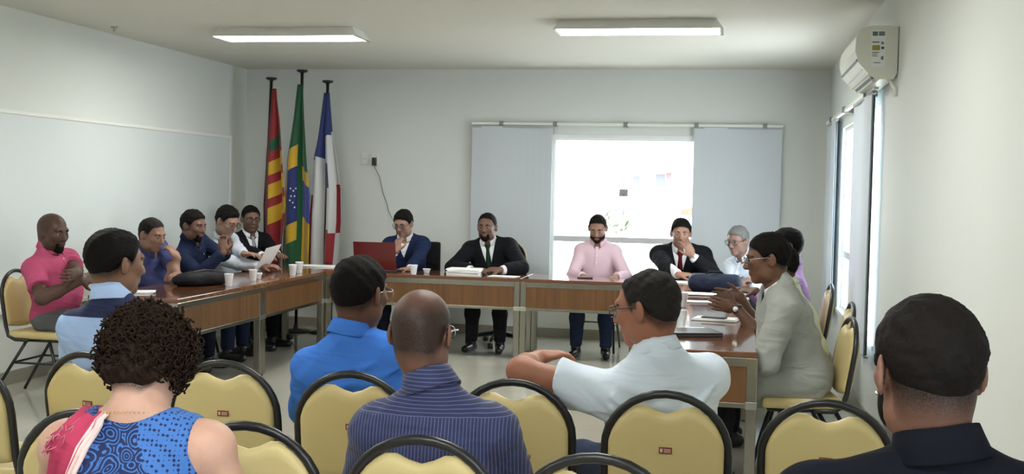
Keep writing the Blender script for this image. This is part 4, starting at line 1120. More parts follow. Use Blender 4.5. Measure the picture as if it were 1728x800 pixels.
# ------------------------------------------------------------------ left side of the tables
def watch(info, s, band, face):
    W = info['J'][s][2]; E = info['J'][s][1]; d = unit(W - E); c = W - d * .012; q = Vector(d).to_track_quat('Z', 'Y').to_matrix().to_4x4(); M = Matrix.Translation(c) @ q; r_ = .034 * info['sc']
    w = MB().lathe([(r_ - .004, -.011), (r_, -.011), (r_, .011), (r_ - .004, .011)], 18, M, cap=False).build('wristwatch', band, info['root'])
    n = info['J'][s][4]; n = -unit(n - d * (n @ d)); M2 = Matrix.Translation(c + n * (r_ - .002)) @ Vector(n).to_track_quat('Z', 'Y').to_matrix().to_4x4()
    MB().lathe([(.017, 0), (.018, .006), (.014, .008), (.0001, .008)], 16, M2).build('watch_case', face, w)

person('heavy bald man in pink polo sitting with folded arms at the left edge', (-4.70, 7.22), -92, atx(92, 361, -4.66), -104, 6, sc=1.06, hs=1.06, fat=.8, wide=.03, neck=.03, drop=.085, skin_m=sk('deep', 98, 68, 54),
       hair=dict(m=HB, mesh=False, front=.080, nape=-.04, buzz=(.35, .12), stub=.03, shadow=.4), beard=dict(m=HB, w=.034, top=-.046), shirt=dict(m=cloth('pink_pique', srgb(180, 80, 114)), sleeve=.66, o=.014, loose=1.2, collar=MATS['pink_pique'], collar_h=.036, placket=3, fold=.003), trousers=M_TRG, shoes=M_SHOE,
       arms=dict(R=dict(w=atx(136, 474, -4.36), pole=(-.2, -1, -.8), d=(.15, 1, .15), n=(-1, .2, -.3), curl=.5, show=1), L=dict(w=atx(132, 462, -4.33), pole=(-.2, 1, -.8), d=(.1, -1, -.05), n=(-1, 0, 0), curl=.4, show=1)), seed=11)
person('man with hand on chin in mid-blue shirt at the left table', (-4.72, 8.62), -92, atx(262, 370, -4.50), -104, 14, neck=.06, drop=.085, wide=.012, sc=1.04, hs=1.05, fat=.6, skin_m=sk('tan_a', 168, 122, 100),
       hair=dict(m=HD, th=.005, front=.088), shirt=dict(m=cloth('mid_blue_cotton', srgb(62, 68, 108)), sleeve=1.25, o=.014, collar=MATS['mid_blue_cotton'], collar_h=.036, placket=3), trousers=M_TRN, shoes=M_SHOE,
       arms=dict(R=dict(w=atx(299, 436, -4.30), pole=(.9, -.3, -1), d=(-.6, .1, .75), n=(-.8, .2, -.4), curl=.75, show=1), L=dict(w=atx(304, 468, -4.20), pole=(-.2, 1, -.6), d=(.2, -1, 0), n=(0, 0, -1), curl=.4, show=1)), seed=12)
person('man in dark navy shirt with hands clasped before his mouth', (-4.72, 9.30), -92, atx(330, 356, -4.55), -104, 8, neck=.04, drop=.085, wide=.015, sc=1.04, hs=1.06, fat=.4, skin_m=sk('brown_a', 128, 90, 72),
       hair=dict(m=HB, th=.011, front=.070), beard=dict(m=HB, w=.036, top=-.044), shirt=dict(m=cloth('dark_navy_cotton', (.012, .018, .045)), sleeve=1.95, o=.014, collar=MATS['dark_navy_cotton'], collar_h=.036, placket=3), trousers=M_TRB, shoes=M_SHOE,
       arms=dict(R=dict(w=atx(377, 426, -4.22), pole=(.6, -.8, -1), d=(-.15, .12, .95), n=(-.1, 1, 0), curl=.8, show=1), L=dict(w=atx(384, 424, -4.22), pole=(.6, .8, -1), d=(-.15, -.12, .95), n=(-.1, -1, 0), curl=.8, show=1)), seed=13)
person('man in pale shirt and glasses bending over a sheet of paper', (-4.72, 9.98), -94, atx(392, 352, -4.50), -108, 26, neck=.085, sc=1.04, hs=1.05, fat=.3, skin_m=sk('tan_b', 172, 130, 108),
       hair=dict(m=HB, th=.014, front=.074), glasses=M_RIMB, shirt=dict(m=cloth('pale_grey_shirt', srgb(196, 202, 214)), sleeve=1.92, o=.014, collar=MATS['pale_grey_shirt'], placket=3), trousers=M_TRK, shoes=M_SHOE,
       arms=dict(R=dict(w=atx(447, 451, -4.10), pole=(-.2, -.8, -1), d=(.9, .05, .12), n=(0, .2, -1), curl=.5, show=1), L=dict(w=atx(424, 441, -4.14), pole=(-.2, .8, -1), d=(.9, -.2, .05), n=(0, 0, -1), curl=.4, show=1)), seed=14)
person('man in black suit and glasses sitting below the flags', (-4.86, 10.80), -128, aty(424, 348, 10.72), -140, 4, sc=1.04, hs=1.06, fat=.4, skin_m=sk('brown_b', 142, 102, 84),
       hair=dict(m=HB, th=.008, front=.072, shadow=.35), glasses=M_RIMB, shirt=dict(m=M_WSHIRT, sleeve=1.97, collar=M_WSHIRT), jacket=dict(m=M_SUITK, sleeve=1.88, v=.26, hem=.13), tie=cloth('silver_tie', srgb(150, 152, 160)), trousers=M_TRK, shoes=M_SHOE,
       arms=dict(R=dict(w=aty(462, 441, 10.22), pole=(-.6, -.6, -1), d=(.9, -.25, 0), n=(0, 0, -1), curl=.4, show=1), L=dict(w=aty(478, 439, 10.28), pole=(.6, .4, -1), d=(.6, -.7, 0), n=(0, 0, -1), curl=.4, show=1)), seed=15)

# ------------------------------------------------------------------ behind the back table
person('young man in navy suit with hand on mouth behind the red laptop', (-3.14, 10.86), 180, aty(678, 357, 10.66), 172, 17, neck=.06, sc=1.02, hs=1.04, skin_m=sk('tan_c', 176, 132, 110), glasses=M_RIMB,
       hair=dict(m=HB, th=.014, front=.066), shirt=dict(m=M_WSHIRT, sleeve=1.97, collar=M_WSHIRT), jacket=dict(m=cloth('suit_blue', (.012, .020, .058)), sleeve=1.90, v=.2, hem=.13), trousers=M_TRN, shoes=M_SHOE,
       arms=dict(R=dict(w=aty(669, 424, 10.44), pole=(-1, -.2, -.9), d=(.12, .15, .95), n=(.3, 1, 0), curl=.9, show=1), L=dict(w=aty(690, 457, 10.24), pole=(1, .2, -.6), d=(-.9, -.3, 0), n=(0, 0, -1), curl=.3)), seed=16)
person('bearded man in black suit with green tie and folded hands', (-2.27, 10.90), 180, aty(822, 360, 10.72), 177, 2, neck=.045, sc=1.06, hs=1.07, fat=.5, wide=.02, skin_m=sk('brown_c', 128, 92, 76),
       hair=dict(m=HB, th=.0045, front=.088), beard=dict(m=HB, w=.040, top=-.046), shirt=dict(m=M_WSHIRT, sleeve=1.97, collar=M_WSHIRT), jacket=dict(m=M_SUITK, sleeve=1.86, v=.30, hem=.13, o=.026), tie=cloth('dark_green_tie', (.012, .035, .022)), trousers=M_TRK, shoes=M_SHOE,
       arms=dict(R=dict(w=aty(797, 456, 10.22), e=aty(763, 452, 10.46), d=(.95, -.15, .05), n=(.1, .4, -1), curl=.5, show=1), L=dict(w=aty(845, 456, 10.22), e=aty(881, 452, 10.46), d=(-.95, -.15, .05), n=(-.1, .4, -1), curl=.5, show=1)), seed=17)
person('bearded man in pink checked shirt in front of the window', (-1.26, 10.88), 180, aty(1008, 365, 10.68), 180, 22, wide=.0, neck=.06, drop=.08, sc=1.02, hs=1.04, fat=.2, skin_m=sk('tan_d', 168, 124, 104),
       hair=dict(m=HB, th=.004, front=.086), beard=dict(m=HBR, w=.2, top=-.038), shirt=dict(m=checks('pink_check', srgb(198, 164, 180), srgb(222, 200, 208)), sleeve=1.95, o=.014, collar=MATS['pink_check'], placket=4), trousers=M_TRB, shoes=M_SHOE,
       arms=dict(R=dict(w=aty(984, 467, 10.42), pole=(-.7, .3, -.8), d=(.6, -.6, -.1), n=(0, 0, -1), curl=.5, show=1), L=dict(w=aty(1040, 468, 10.42), pole=(.7, .3, -.8), d=(-.6, -.6, -.1), n=(0, 0, -1), curl=.5)), seed=18)
person('man in black suit and red tie resting his chin on his hand', (-.46, 10.90), 180, aty(1150, 370, 10.66), 184, 6, neck=.045, sc=1.08, hs=1.04, fat=.7, wide=.025, skin_m=sk('tan_e', 178, 130, 108),
       hair=dict(m=HB, th=.011, front=.066), shirt=dict(m=M_WSHIRT, sleeve=1.97, collar=M_WSHIRT), jacket=dict(m=M_SUITK, sleeve=1.84, v=.28, hem=.13, o=.026), tie=cloth('dark_red_tie', (.11, .008, .012)), trousers=M_TRK, shoes=M_SHOE,
       arms=dict(L=dict(w=aty(1168, 432, 10.46), pole=(1, -.1, -1), d=(-.42, .12, .9), n=(-.4, 1, -.1), curl=.6, show=1), R=dict(w=aty(1146, 465, 10.22), pole=(-1, .2, -.6), d=(.95, .05, .05), n=(0, .2, -1), curl=.4, show=1)), seed=19,
       detail=lambda i: watch(i, -1, M_WSHIRT, M_STEEL))

# ------------------------------------------------------------------ right side of the tables
person('grey-haired man in glasses at the far right corner of the tables', (.27, 10.92), 150, aty(1243, 383, 10.60), 148, 10, sc=1.02, hs=1.08, skin_m=sk('tan_f', 160, 122, 106), glasses=M_RIMB,
       hair=dict(m=HG, th=.009, front=.072), shirt=dict(m=cloth('pale_blue_shirt', srgb(206, 214, 224)), sleeve=1.9, o=.013, collar=MATS['pale_blue_shirt'], placket=3), trousers=M_TRK, shoes=M_SHOE,
       arms=dict(R=dict(w=aty(1244, 473, 10.30), pole=(-.6, .3, -1), d=(-.2, -.95, 0), n=(0, 0, -1)), L=dict(w=aty(1262, 473, 10.42), pole=(.8, .3, -1), d=(-.4, -.9, 0), n=(0, 0, -1))), seed=20)
person('dark-haired man in purple shirt behind the grey jacket', (.46, 8.55), 92, aty(1324, 386, 8.52), 98, 6, sc=1.04, hs=1.05, fat=.5, skin_m=sk('deep_b', 104, 72, 56),
       hair=dict(m=HB, th=.010, front=.070), shirt=dict(m=cloth('lilac_cotton', srgb(168, 138, 186)), sleeve=1.9, o=.014, collar=MATS['lilac_cotton'], placket=3), trousers=M_TRK, shoes=M_SHOE,
       arms=dict(L=dict(w=aty(1276, 492, 8.25), pole=(.6, -.6, -1), d=(-1, .1, .05), n=(0, .3, -1), curl=.7, show=1), R=dict(w=aty(1262, 488, 8.75), pole=(.6, .6, -1), d=(-1, -.1, 0), n=(0, 0, -1), curl=.6)), seed=21)
person('man in pale green shirt gesturing with open hands, head hidden', (.46, 7.12), 92, aty(1313, 414, 7.15), 92, 4, sc=1.04, hs=1.0, fat=.5, skin_m=sk('deep_c', 116, 80, 60),
       hair=dict(m=HB, th=.008, front=.072), shirt=dict(m=cloth('pale_green_cotton', srgb(206, 214, 190)), sleeve=.85, o=.016, collar=MATS['pale_green_cotton'], placket=3), trousers=M_TRK, shoes=M_SHOE,
       arms=dict(L=dict(w=aty(1243, 520, 6.92), pole=(.5, -.6, -1), d=(-1, .05, .16), n=(.1, 1, .15), side=(0, 0, 1), curl=.12, spread=.35, show=1, thumb=(.5, 1, .1)), R=dict(w=aty(1249, 500, 7.32), pole=(.6, .6, -1), d=(-1, .1, .05), n=(0, -1, 0), side=(0, 0, 1), curl=.2, spread=.3, show=1)), seed=22,
       detail=lambda i: watch(i, -1, M_DARK, M_STEEL))
person('man in light grey jacket and glasses speaking at the near right table', (.40, 6.22), 94, aty(1290, 396, 6.14), 97, 7, sc=1.04, hs=1.05, fat=.6, wide=.02, skin_m=sk('brown_d', 122, 82, 58), glasses=M_RIMS,
       hair=dict(m=HB, th=.010, front=.064, nape=-.05), shirt=dict(m=M_WSHIRT, sleeve=1.97, collar=M_WSHIRT, collar_h=.024), jacket=dict(m=cloth('light_grey_wool', srgb(150, 153, 148)), sleeve=1.9, v=.28, hem=.2, skirt=.5, o=.026, fold=.007, armk=.012), tie=cloth('dark_blue_tie', (.012, .014, .04)), trousers=M_TRK, shoes=M_SHOE,
       arms=dict(L=dict(w=V3(.02, 6.12, .60), e=aty(1292, 612, 5.93), d=(-.8, .5, -.2), n=(0, 0, -1), curl=.5), R=dict(w=V3(.12, 6.35, .60), pole=(.5, .5, -1), d=(-.8, -.5, -.1), n=(0, 0, -1), curl=.5)), h=.008, seed=23)

# ------------------------------------------------------------------ audience
person('man in navy and light blue shirt seen from behind at the left', (-2.31, 4.04), -4, aty(199, 390, 4.02), -30, 2, drop=.09, wide=.01, sc=1.0, hs=1.06, skin_m=sk('brown_e', 142, 98, 72), torso_yaw=6,
       hair=dict(m=HB, th=.011, front=.066, nape=-.04, stub=.025), shirt=dict(m=two_tone('navy_over_blue', srgb(24, 34, 70), srgb(158, 184, 226), 1.012), sleeve=.8, o=.015, collar=cloth('light_blue_collar', srgb(168, 192, 232)), collar_h=.05, fold=.006, creases=[([(-.17, -.20), (-.13, -.28), (-.12, -.37)], .011), ([(.16, -.20), (.13, -.28), (.12, -.38)], .011), ([(-.05, -.26), (-.045, -.34), (-.05, -.42)], .009), ([(.05, -.25), (.05, -.33), (.06, -.42)], .009)]), trousers=M_TRB, shoes=M_SHOE, h=.0075, hf=.0055, seed=31)
person('man in bright blue polo seen from behind', (-1.27, 3.95), 2, aty(612, 436, 3.92), -20, 3, nsh=(-.025, 0, -.006), drop=.078, sc=1.02, hs=1.06, fat=.3, wide=.012, skin_m=sk('deep_d', 116, 76, 54), glasses=M_RIMS, torso_yaw=8,
       hair=dict(m=HB, th=.011, front=.066, nape=-.045, stub=.025), shirt=dict(m=cloth('bright_blue_pique', srgb(66, 120, 208)), sleeve=.75, o=.016, collar=MATS['bright_blue_pique'], collar_h=.042, fold=.007, creases=[([(-.15, -.16), (-.05, -.175), (.06, -.17), (.15, -.15)], .010), ([(-.16, -.22), (-.06, -.245), (.05, -.24), (.16, -.215)], .012), ([(-.17, -.29), (-.08, -.31), (.04, -.315), (.16, -.29)], .012), ([(-.17, -.35), (-.05, -.38), (.10, -.37)], .013), ([(-.08, -.115), (.02, -.125), (.09, -.115)], .009)]), trousers=M_TRB, shoes=M_SHOE, h=.0075, hf=.0055, seed=32)
person('balding man in dark navy pinstriped shirt seen from behind', (-.79, 3.06), 4, aty(716, 489, 3.03), -6, 4, nsh=(.028, 0, -.012), sc=1.0, hs=1.02, wide=.012, skin_m=sk('brown_f', 138, 94, 76), glasses=M_RIMS, round_back=.02,
       hair=dict(m=HS, mesh=False, front=.07, nape=-.045, buzz=(.84, .30), stub=.045), shirt=dict(m=stripes('navy_pinstripe', srgb(40, 46, 84), srgb(96, 104, 148), .915), sleeve=1.95, o=.017, collar=MATS['navy_pinstripe'], collar_h=.046, fold=.006, creases=[([(-.17, -.20), (-.13, -.28), (-.12, -.37)], .011), ([(.16, -.20), (.13, -.28), (.12, -.38)], .011), ([(-.05, -.26), (-.045, -.34), (-.05, -.42)], .009), ([(.05, -.25), (.05, -.33), (.06, -.42)], .009)]), trousers=M_TRK, shoes=M_SHOE, h=.0075, hf=.005, seed=33)
person('man in white short-sleeved shirt and glasses leaning on the next chair', (-.20, 3.92), 30, aty(1084, 458, 3.86), 70, 8, sc=1.02, hs=1.06, fat=.4, wide=.01, skin_m=sk('copper', 178, 112, 80), glasses=M_RIMB, torso_yaw=26,
       hair=dict(m=HD, th=.006, front=.088, nape=-.05, stub=.03, bald=[((0, .06, .125), (.05, .07, .03))]), shirt=dict(m=cloth('white_blue_cotton', srgb(205, 216, 228)), sleeve=.60, o=.018, loose=1.3, collar=MATS['white_blue_cotton'], collar_h=.034, fold=.009, creases=[([(-.19, -.12), (-.12, -.20), (-.04, -.26)], .013), ([(-.20, -.16), (-.14, -.26), (-.07, -.34)], .014), ([(-.17, -.09), (-.08, -.13), (.02, -.15)], .011), ([(.16, -.14), (.08, -.20), (-.01, -.24)], .012), ([(.17, -.22), (.08, -.29), (-.03, -.33)], .014), ([(.17, -.31), (.06, -.37), (-.06, -.40)], .014)]), trousers=M_TRB, shoes=M_SHOE,
       arms=dict(L=dict(e=aty(878, 626, 3.80), w=aty(908, 604, 4.02), d=(.75, .6, .12), n=(0, 0, -1), curl=.6, show=1), R=dict(w=V3(-.30, 4.40, .74), pole=(.4, -.1, -1))), h=.0075, hf=.0055, seed=34)
person('man in black polo with ear stud seen from behind at the right', (.375, 2.06), 0, aty(1565, 505, 2.03), 15, 2, nsh=(.012, 0, -.004), drop=.075, sc=1.04, hs=1.0, wide=.045, skin_m=sk('brown_g', 148, 100, 80),
       hair=dict(m=hairmat('hair_near_black', (.009, .0068, .0062)), th=.009, front=.066, nape=-.028, side=-.002, fade=.05, stub=.06, edge=.92, rough=.0010), beard=dict(m=HB, w=.2, top=-.03), shirt=dict(m=cloth('black_pique', (.0055, .0065, .0115)), sleeve=.75, o=.016, collar=MATS['black_pique'], collar_h=.046, fold=.003), trousers=M_TRK, shoes=M_SHOE, h=.0075, hf=.0045, seed=35,
       detail=lambda i: MB().lathe([(.0001, -.0035), (.003, -.002), (.0035, 0), (.003, .002), (.0001, .0035)], 10, Matrix.Translation(i['hw']((-.0835, -.003, -.036)))).build('ear_stud', mat('stud_silver', (.9, .9, .92), rough=.1, metal=1.0, noise=.01), i['root']))

def woman_extras(i):
    root, Nb, t, fr, rr, hw, H = (i[k] for k in ('root', 'Nb', 't', 'fr', 'rr', 'hw', 'H')); rg = random.Random(5)
    # curls: springy ringlets all over the scalp, hanging a little outward
    b = MB()
    for k in range(1300):
        u = rg.uniform(-.6, 1); q = rg.uniform(0, 6.283); s_ = math.sqrt(1 - u * u); d = V3(s_ * math.cos(q), s_ * math.sin(q), u)
        if d[1] > .45 and d[2] < .35: continue
        p = V3(d[0] * .088, -.018 + d[1] * .108, .034 + d[2] * .098) * 1.0
        if p[2] < -.085: continue
        L_ = rg.uniform(.022, .046); cr = rg.uniform(.005, .010); turns = rg.uniform(1.2, 2.4); dirv = unit(d * 1.0 + V3(rg.gauss(0, .3), rg.gauss(0, .3), -.55 + rg.gauss(0, .2))); a = unit(np.cross(dirv, V3(.3, .2, .9))); c = np.cross(dirv, a); ph = rg.uniform(0, 6.28); pts = []
        for j in range(12):
            v = j / 11; pts.append(hw(p + dirv * L_ * v + (a * math.cos(ph + turns * 6.283 * v) + c * math.sin(ph + turns * 6.283 * v)) * cr * min(1, .3 + v * 2)))
        b.tube(pts, [.0036 * (1 - .35 * j / 11) for j in range(12)], 4)
    o = b.build('curls', HBR, root, recalc=False); o['kind'] = 'stuff'
    # necklace of small gold beads
    nb = MB(); g = mat('gold_beads', (.75, .52, .22), rough=.3, metal=1.0, noise=.08)
    for k in range(46):
        th = 2 * math.pi * k / 46; c = Nb + t * .002 + rr * math.sin(th) * .072 + fr * (math.cos(th) * .074 + .004) - t * .045 * (.5 + .5 * math.cos(th))
        c = c - t * .012 * (.5 - .5 * math.cos(th)) - fr * .006
        nb.lathe([(.0003, -.0028), (.0026, 0), (.0003, .0028)], 6, Matrix.Translation(c))
    nb.build('necklace', g, root)
    # scarf over the left shoulder
    pr = i['shirt_prims']; rows = []
    path = [(-.085, -.03, 1), (-.092, -.045, 1), (-.105, -.065, 1), (-.122, -.09, 1), (-.15, -.16, 1), (-.175, -.24, 1), (-.19, -.32, 1), (-.20, -.40, 1)]
    S_ = i['S'][-1]; strips = {'pink': (-.05, .03), 'white': (.024, .05)}
    for nm, (w0, w1) in strips.items():
        vs = []; nu = 8; cols = []
        for vv, (x, zz, _) in enumerate(path):
            row = []
            for k in range(nu + 1):
                xx = x + (w0 + (w1 - w0) * k / nu) * (1.0 + .25 * vv / 7); q = i['front'](xx, zz, pr, back=True); row.append(q - fr * (.012 + .006 * math.sin(k * 1.9 + vv * .8)) + t * .004)
            rows.append(row); cols.append(row)
        # over the top of the shoulder to the front
        top = [p + fr * .06 + t * .018 for p in cols[0]]; fro = [p + fr * .15 - t * .03 for p in cols[0]]; cols = [fro, top] + cols
        n = len(cols); V = [p for r_ in cols for p in r_]; back = [p + fr * .006 for r_ in cols for p in r_]; m_ = nu + 1; off = len(V)
        fs = []
        for a in range(n - 1):
            for k in range(nu):
                q4 = (a * m_ + k, a * m_ + k + 1, (a + 1) * m_ + k + 1, (a + 1) * m_ + k); fs.append(q4); fs.append(tuple(off + z for z in reversed(q4)))
        MB().add(V + back, fs, True).build('scarf' if nm == 'pink' else 'scarf_border', cloth('scarf_' + nm, srgb(176, 62, 92) if nm == 'pink' else srgb(226, 200, 198), noise=.3), root)
    fb = MB()
    for a in range(46):
        j = rg.randrange(0, 7); base = rows[j][rg.choice((0, 0, 1, 3))]; d = -rr * rg.uniform(-.01, .03) - t * rg.uniform(.005, .035) - fr * rg.uniform(.0, .01); fb.tube([base, base + d * .5 - fr * .006 + rr * .004, base + d], .0011, 4)
    fo = fb.build('fringe', cloth('scarf_fringe', srgb(196, 120, 138)), root); fo['kind'] = 'stuff'
person('curly-haired woman in blue patterned sleeveless dress with pink scarf', (aty(250, 700, 2.40)[0], 2.36), 2, aty(273, 550, 2.50), -4, 34, hroll=-3, sc=.97, hs=.99, female=True, wide=.03, neck=.036, drop=.072, fat=.5, skin_m=sk('fair', 226, 172, 146), eyes=True, torso_yaw=4, round_back=.015,
       hair=dict(m=HBR, th=.030, front=.070, nape=-.08, rough=.004, fade=.02), shirt=dict(m=paisley('blue_print'), sleeve=False, o=.012, armhole=.152, subs=[lambda q: Ell(q['Nb'] + q['t'] * .02 - q['fr'] * .0, (.098, .15, .062), q['A'], .008)], fold=.002), trousers=M_TRK, shoes=M_SHOE, h=.0075, hf=.0055, seed=36, detail=woman_extras)

# ------------------------------------------------------------------ flags in the corner
def flag_mat(name, cols, stars=False):
    """cols = [(u_end, slope, [(v_end, colour), ...])] : flat dyed bands read from the cloth's own UV"""
    m, nt, b = _new(name); b.inputs['Roughness'].default_value = .7; b.inputs['Sheen Weight'].default_value = .2
    uv = N(nt, 'ShaderNodeUVMap'); sp = N(nt, 'ShaderNodeSeparateXYZ'); nt.links.new(uv.outputs[0], sp.inputs[0]); prev = None; u0 = 0
    for (u1, slope, st) in cols:
        a = N(nt, 'ShaderNodeMath', operation='MULTIPLY'); a.inputs[1].default_value = slope; nt.links.new(sp.outputs['X'], a.inputs[0]); s = N(nt, 'ShaderNodeMath', operation='ADD'); nt.links.new(a.outputs[0], s.inputs[0]); nt.links.new(sp.outputs['Y'], s.inputs[1])
        stops = []; p = 0.0
        for v1, c in st: stops.append((p, c)); p = v1
        rp = ramp(nt, stops, 'CONSTANT'); nt.links.new(s.outputs[0], rp.inputs['Fac']); out = rp.outputs['Color']
        if prev is not None:
            g = N(nt, 'ShaderNodeMath', operation='GREATER_THAN'); g.inputs[1].default_value = u0; nt.links.new(sp.outputs['X'], g.inputs[0]); mx = N(nt, 'ShaderNodeMixRGB'); nt.links.new(g.outputs[0], mx.inputs['Fac']); nt.links.new(prev, mx.inputs['Color1']); nt.links.new(out, mx.inputs['Color2']); out = mx.outputs['Color']
        prev = out; u0 = u1
    nt.links.new(prev, b.inputs['Base Color'])
    return m
RED, YEL, GRN, BLU, WHT = srgb(136, 26, 34), srgb(190, 152, 34), srgb(16, 76, 46), srgb(22, 36, 96), srgb(186, 188, 188)
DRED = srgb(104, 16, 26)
FY = 11.22
def flag(label, pole, outline, fm, folds, ph):
    top = aty(*pole[0], FY); low = aty(*pole[1], FY); d = (low - top) / (top[2] - low[2]); foot = top + d * top[2]
    r = empty('flag', tuple(foot), label=label, cat='flag', group='flags on poles in the corner'); o = foot
    MB().tube([(0, 0, .02), tuple((top - o) * .5), tuple(top - o)], .016, 10).build('pole', mat('dark_pole', (.015, .012, .012), rough=.4, noise=.1), r)
    tp = top - o
    MB().lathe([(.016, -.02), (.02, .0), (.055, .012), (.058, .03), (.02, .034)], 16, Matrix.Translation(tuple(tp))).build('finial', M_BLACK, r)
    MB().lathe([(.16, 0), (.16, .015), (.03, .03), (.02, .08)], 20).build('base', M_BLACK, r)
    nu, nv = 40, 60; vs = []; uvs = []; ys = [q[0] for q in outline]
    for i in range(nv + 1):
        v = i / nv; y = ys[0] + (ys[-1] - ys[0]) * v; a = np.interp(y, ys, [q[1] for q in outline]); b_ = np.interp(y, ys, [q[2] for q in outline]); amp = .012 + .055 * min(1, v * 2.2)
        for j in range(nu + 1):
            u = j / nu; p = aty((a + b_) / 2 + (b_ - a) * 1.28 * (u - .5), y, FY - .02) - o; w = math.sin(u * folds * 6.283 + ph + .5 * math.sin(v * 3)); hang = 1 if i < nv else 1
            vs.append((p[0] + .012 * math.cos(u * folds * 6.283 + ph), p[1] - .03 + amp * w * .8, p[2] - (.05 * math.sin(u * 7 + ph) if i == nv else 0))); uvs.append((u, v))
    fs = [(i * (nu + 1) + j, i * (nu + 1) + j + 1, (i + 1) * (nu + 1) + j + 1, (i + 1) * (nu + 1) + j) for i in range(nv) for j in range(nu)]
    me = bpy.data.meshes.new('cloth'); me.from_pydata(vs, [], fs); uvl = me.uv_layers.new(name='UVMap')
    li = np.zeros(len(me.loops), np.int32); me.loops.foreach_get('vertex_index', li); uvl.data.foreach_set('uv', np.array(uvs, np.float32)[li].ravel())
    me.polygons.foreach_set('use_smooth', np.ones(len(fs), bool)); ob = mesh_obj('flag_cloth', me, fm, r)
    md = ob.modifiers.new('thickness', 'SOLIDIFY'); md.thickness = .003
    return r
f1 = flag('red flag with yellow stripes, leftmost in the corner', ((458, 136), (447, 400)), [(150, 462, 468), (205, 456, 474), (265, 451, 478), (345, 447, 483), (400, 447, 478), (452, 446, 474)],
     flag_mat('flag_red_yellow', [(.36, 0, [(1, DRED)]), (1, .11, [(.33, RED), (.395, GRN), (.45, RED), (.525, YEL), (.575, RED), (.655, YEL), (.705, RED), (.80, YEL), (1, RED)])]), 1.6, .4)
f2 = flag('green flag with yellow lozenge and blue disc, middle of the three', ((510, 123), (503, 400)), [(143, 505, 513), (200, 498, 515), (265, 488, 518), (330, 484, 523), (400, 482, 522), (452, 480, 520)],
     flag_mat('flag_green_yellow', [(.22, .25, [(.50, GRN), (.80, YEL), (1, GRN)]), (.48, .12, [(.38, GRN), (.50, YEL), (.80, BLU), (.90, YEL), (1, GRN)]), (.60, 0, [(1, srgb(16, 84, 46))]), (1, -.10, [(.38, GRN), (.46, YEL), (.66, srgb(52, 62, 140)), (.92, YEL), (1, GRN)])]), 1.5, 1.2)
sm = mat('star_white', srgb(235, 235, 235), rough=.6, noise=.01); cl = [c for c in f2.children if c.name.startswith('flag_cloth')][0]
for k, (sx, sy) in enumerate(((490, 318), (495, 322), (491, 331), (497, 331), (494, 342), (489, 338), (499, 318), (497, 350))):
    c = aty(sx, sy, FY - .115); o_ = np.array(f2.location); p = c - o_
    poly = [(p[0] + (.012 if q % 2 == 0 else .005) * math.sin(q * math.pi / 5), p[2] + (.012 if q % 2 == 0 else .005) * math.cos(q * math.pi / 5)) for q in range(10)]
    MB().prism(poly, 'y', p[1], p[1] + .002).build('star', sm, cl)
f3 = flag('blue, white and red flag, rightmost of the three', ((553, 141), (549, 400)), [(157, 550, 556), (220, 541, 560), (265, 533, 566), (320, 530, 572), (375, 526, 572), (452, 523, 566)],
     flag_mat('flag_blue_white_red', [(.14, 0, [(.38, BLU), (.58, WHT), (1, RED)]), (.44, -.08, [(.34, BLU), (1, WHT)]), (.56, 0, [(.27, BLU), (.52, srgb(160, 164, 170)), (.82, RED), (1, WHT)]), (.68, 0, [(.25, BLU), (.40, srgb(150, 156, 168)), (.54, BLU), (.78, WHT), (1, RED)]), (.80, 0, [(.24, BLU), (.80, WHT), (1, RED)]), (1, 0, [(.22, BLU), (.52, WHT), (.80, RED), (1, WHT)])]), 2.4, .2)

# ------------------------------------------------------------------ things on the tables
ZT = .7515
M_CUP = mat('cup_plastic', srgb(232, 236, 240), rough=.35, noise=.01); M_PAPER = mat('paper', srgb(238, 239, 238), rough=.7, noise=.015, nscale=30)
def cup(x, y, h, label):
    r = empty('plastic_cup', (x, y, ZT), label=label, cat='cup', group='white disposable cups')
    MB().lathe([(.024, 0), (.025, .002), (.035, h), (.0365, h + .001), (.0355, h - .002), (.0235, .003)], 20).build('cup_wall', M_CUP, r)
    MB().tube([(.0362 * math.cos(q), .0362 * math.sin(q), h) for q in [i * math.pi / 10 for i in range(20)]], .0018, 6, closed=True).build('rim', M_CUP, r)
    return r
for px, py, h, lb in ((386, 483, .095, 'white disposable cup beside the black bag on left table'), (427, 474, .09, 'white disposable cup on left table near the reading man'), (435, 471, .05, 'low white cup beside a taller cup on left table'),
                      (494, 465, .095, 'nearer of two white cups at the far end of the left table'), (505, 461, .10, 'farther of two white cups at the far end of the left table'), (698, 463, .085, 'white disposable cup right of the red laptop'),
                      (720, 461, .04, 'short pale cup by the elbow of the laptop man'), (1152, 518, .10, 'farther white cup on the right table'), (1148, 552, .10, 'nearer white cup on the right table beside the laptop')):
    p = atz(px, py, ZT); cup(p[0], p[1], h, lb)
def papers(c, w, d, rz, n, label, name='paper_sheets', cat='paper', th=.003):
    r = empty(name, (c[0], c[1], ZT), R(rz), label, cat); rg = random.Random(int(abs(c[0]) * 977))
    for k in range(n):
        z = .0004 + k * (th + .0006); a = R(rg.uniform(-5, 5)); M = Matrix.Translation((rg.uniform(-.008, .008), rg.uniform(-.008, .008), z)) @ Matrix.Rotation(a, 4, 'Z')
        MB().box((-w / 2, -d / 2, 0), (w / 2, d / 2, th), 0, M).build('sheet', M_PAPER, r)
    return r
papers(atz(236, 494, ZT), .20, .13, 25, 2, 'small white paper lying at the near end of left table', th=.006)
papers(atz(545, 450, ZT), .50, .22, 4, 3, 'white papers spread on the corner table below the flags')
papers((-2.40, 10.10), .30, .21, 4, 9, 'thick stack of papers in front of the man with green tie', 'paper_stack', 'paper', .006)
papers((-2.02, 10.06), .26, .16, -8, 1, 'loose white sheet under the hands of the man with green tie')
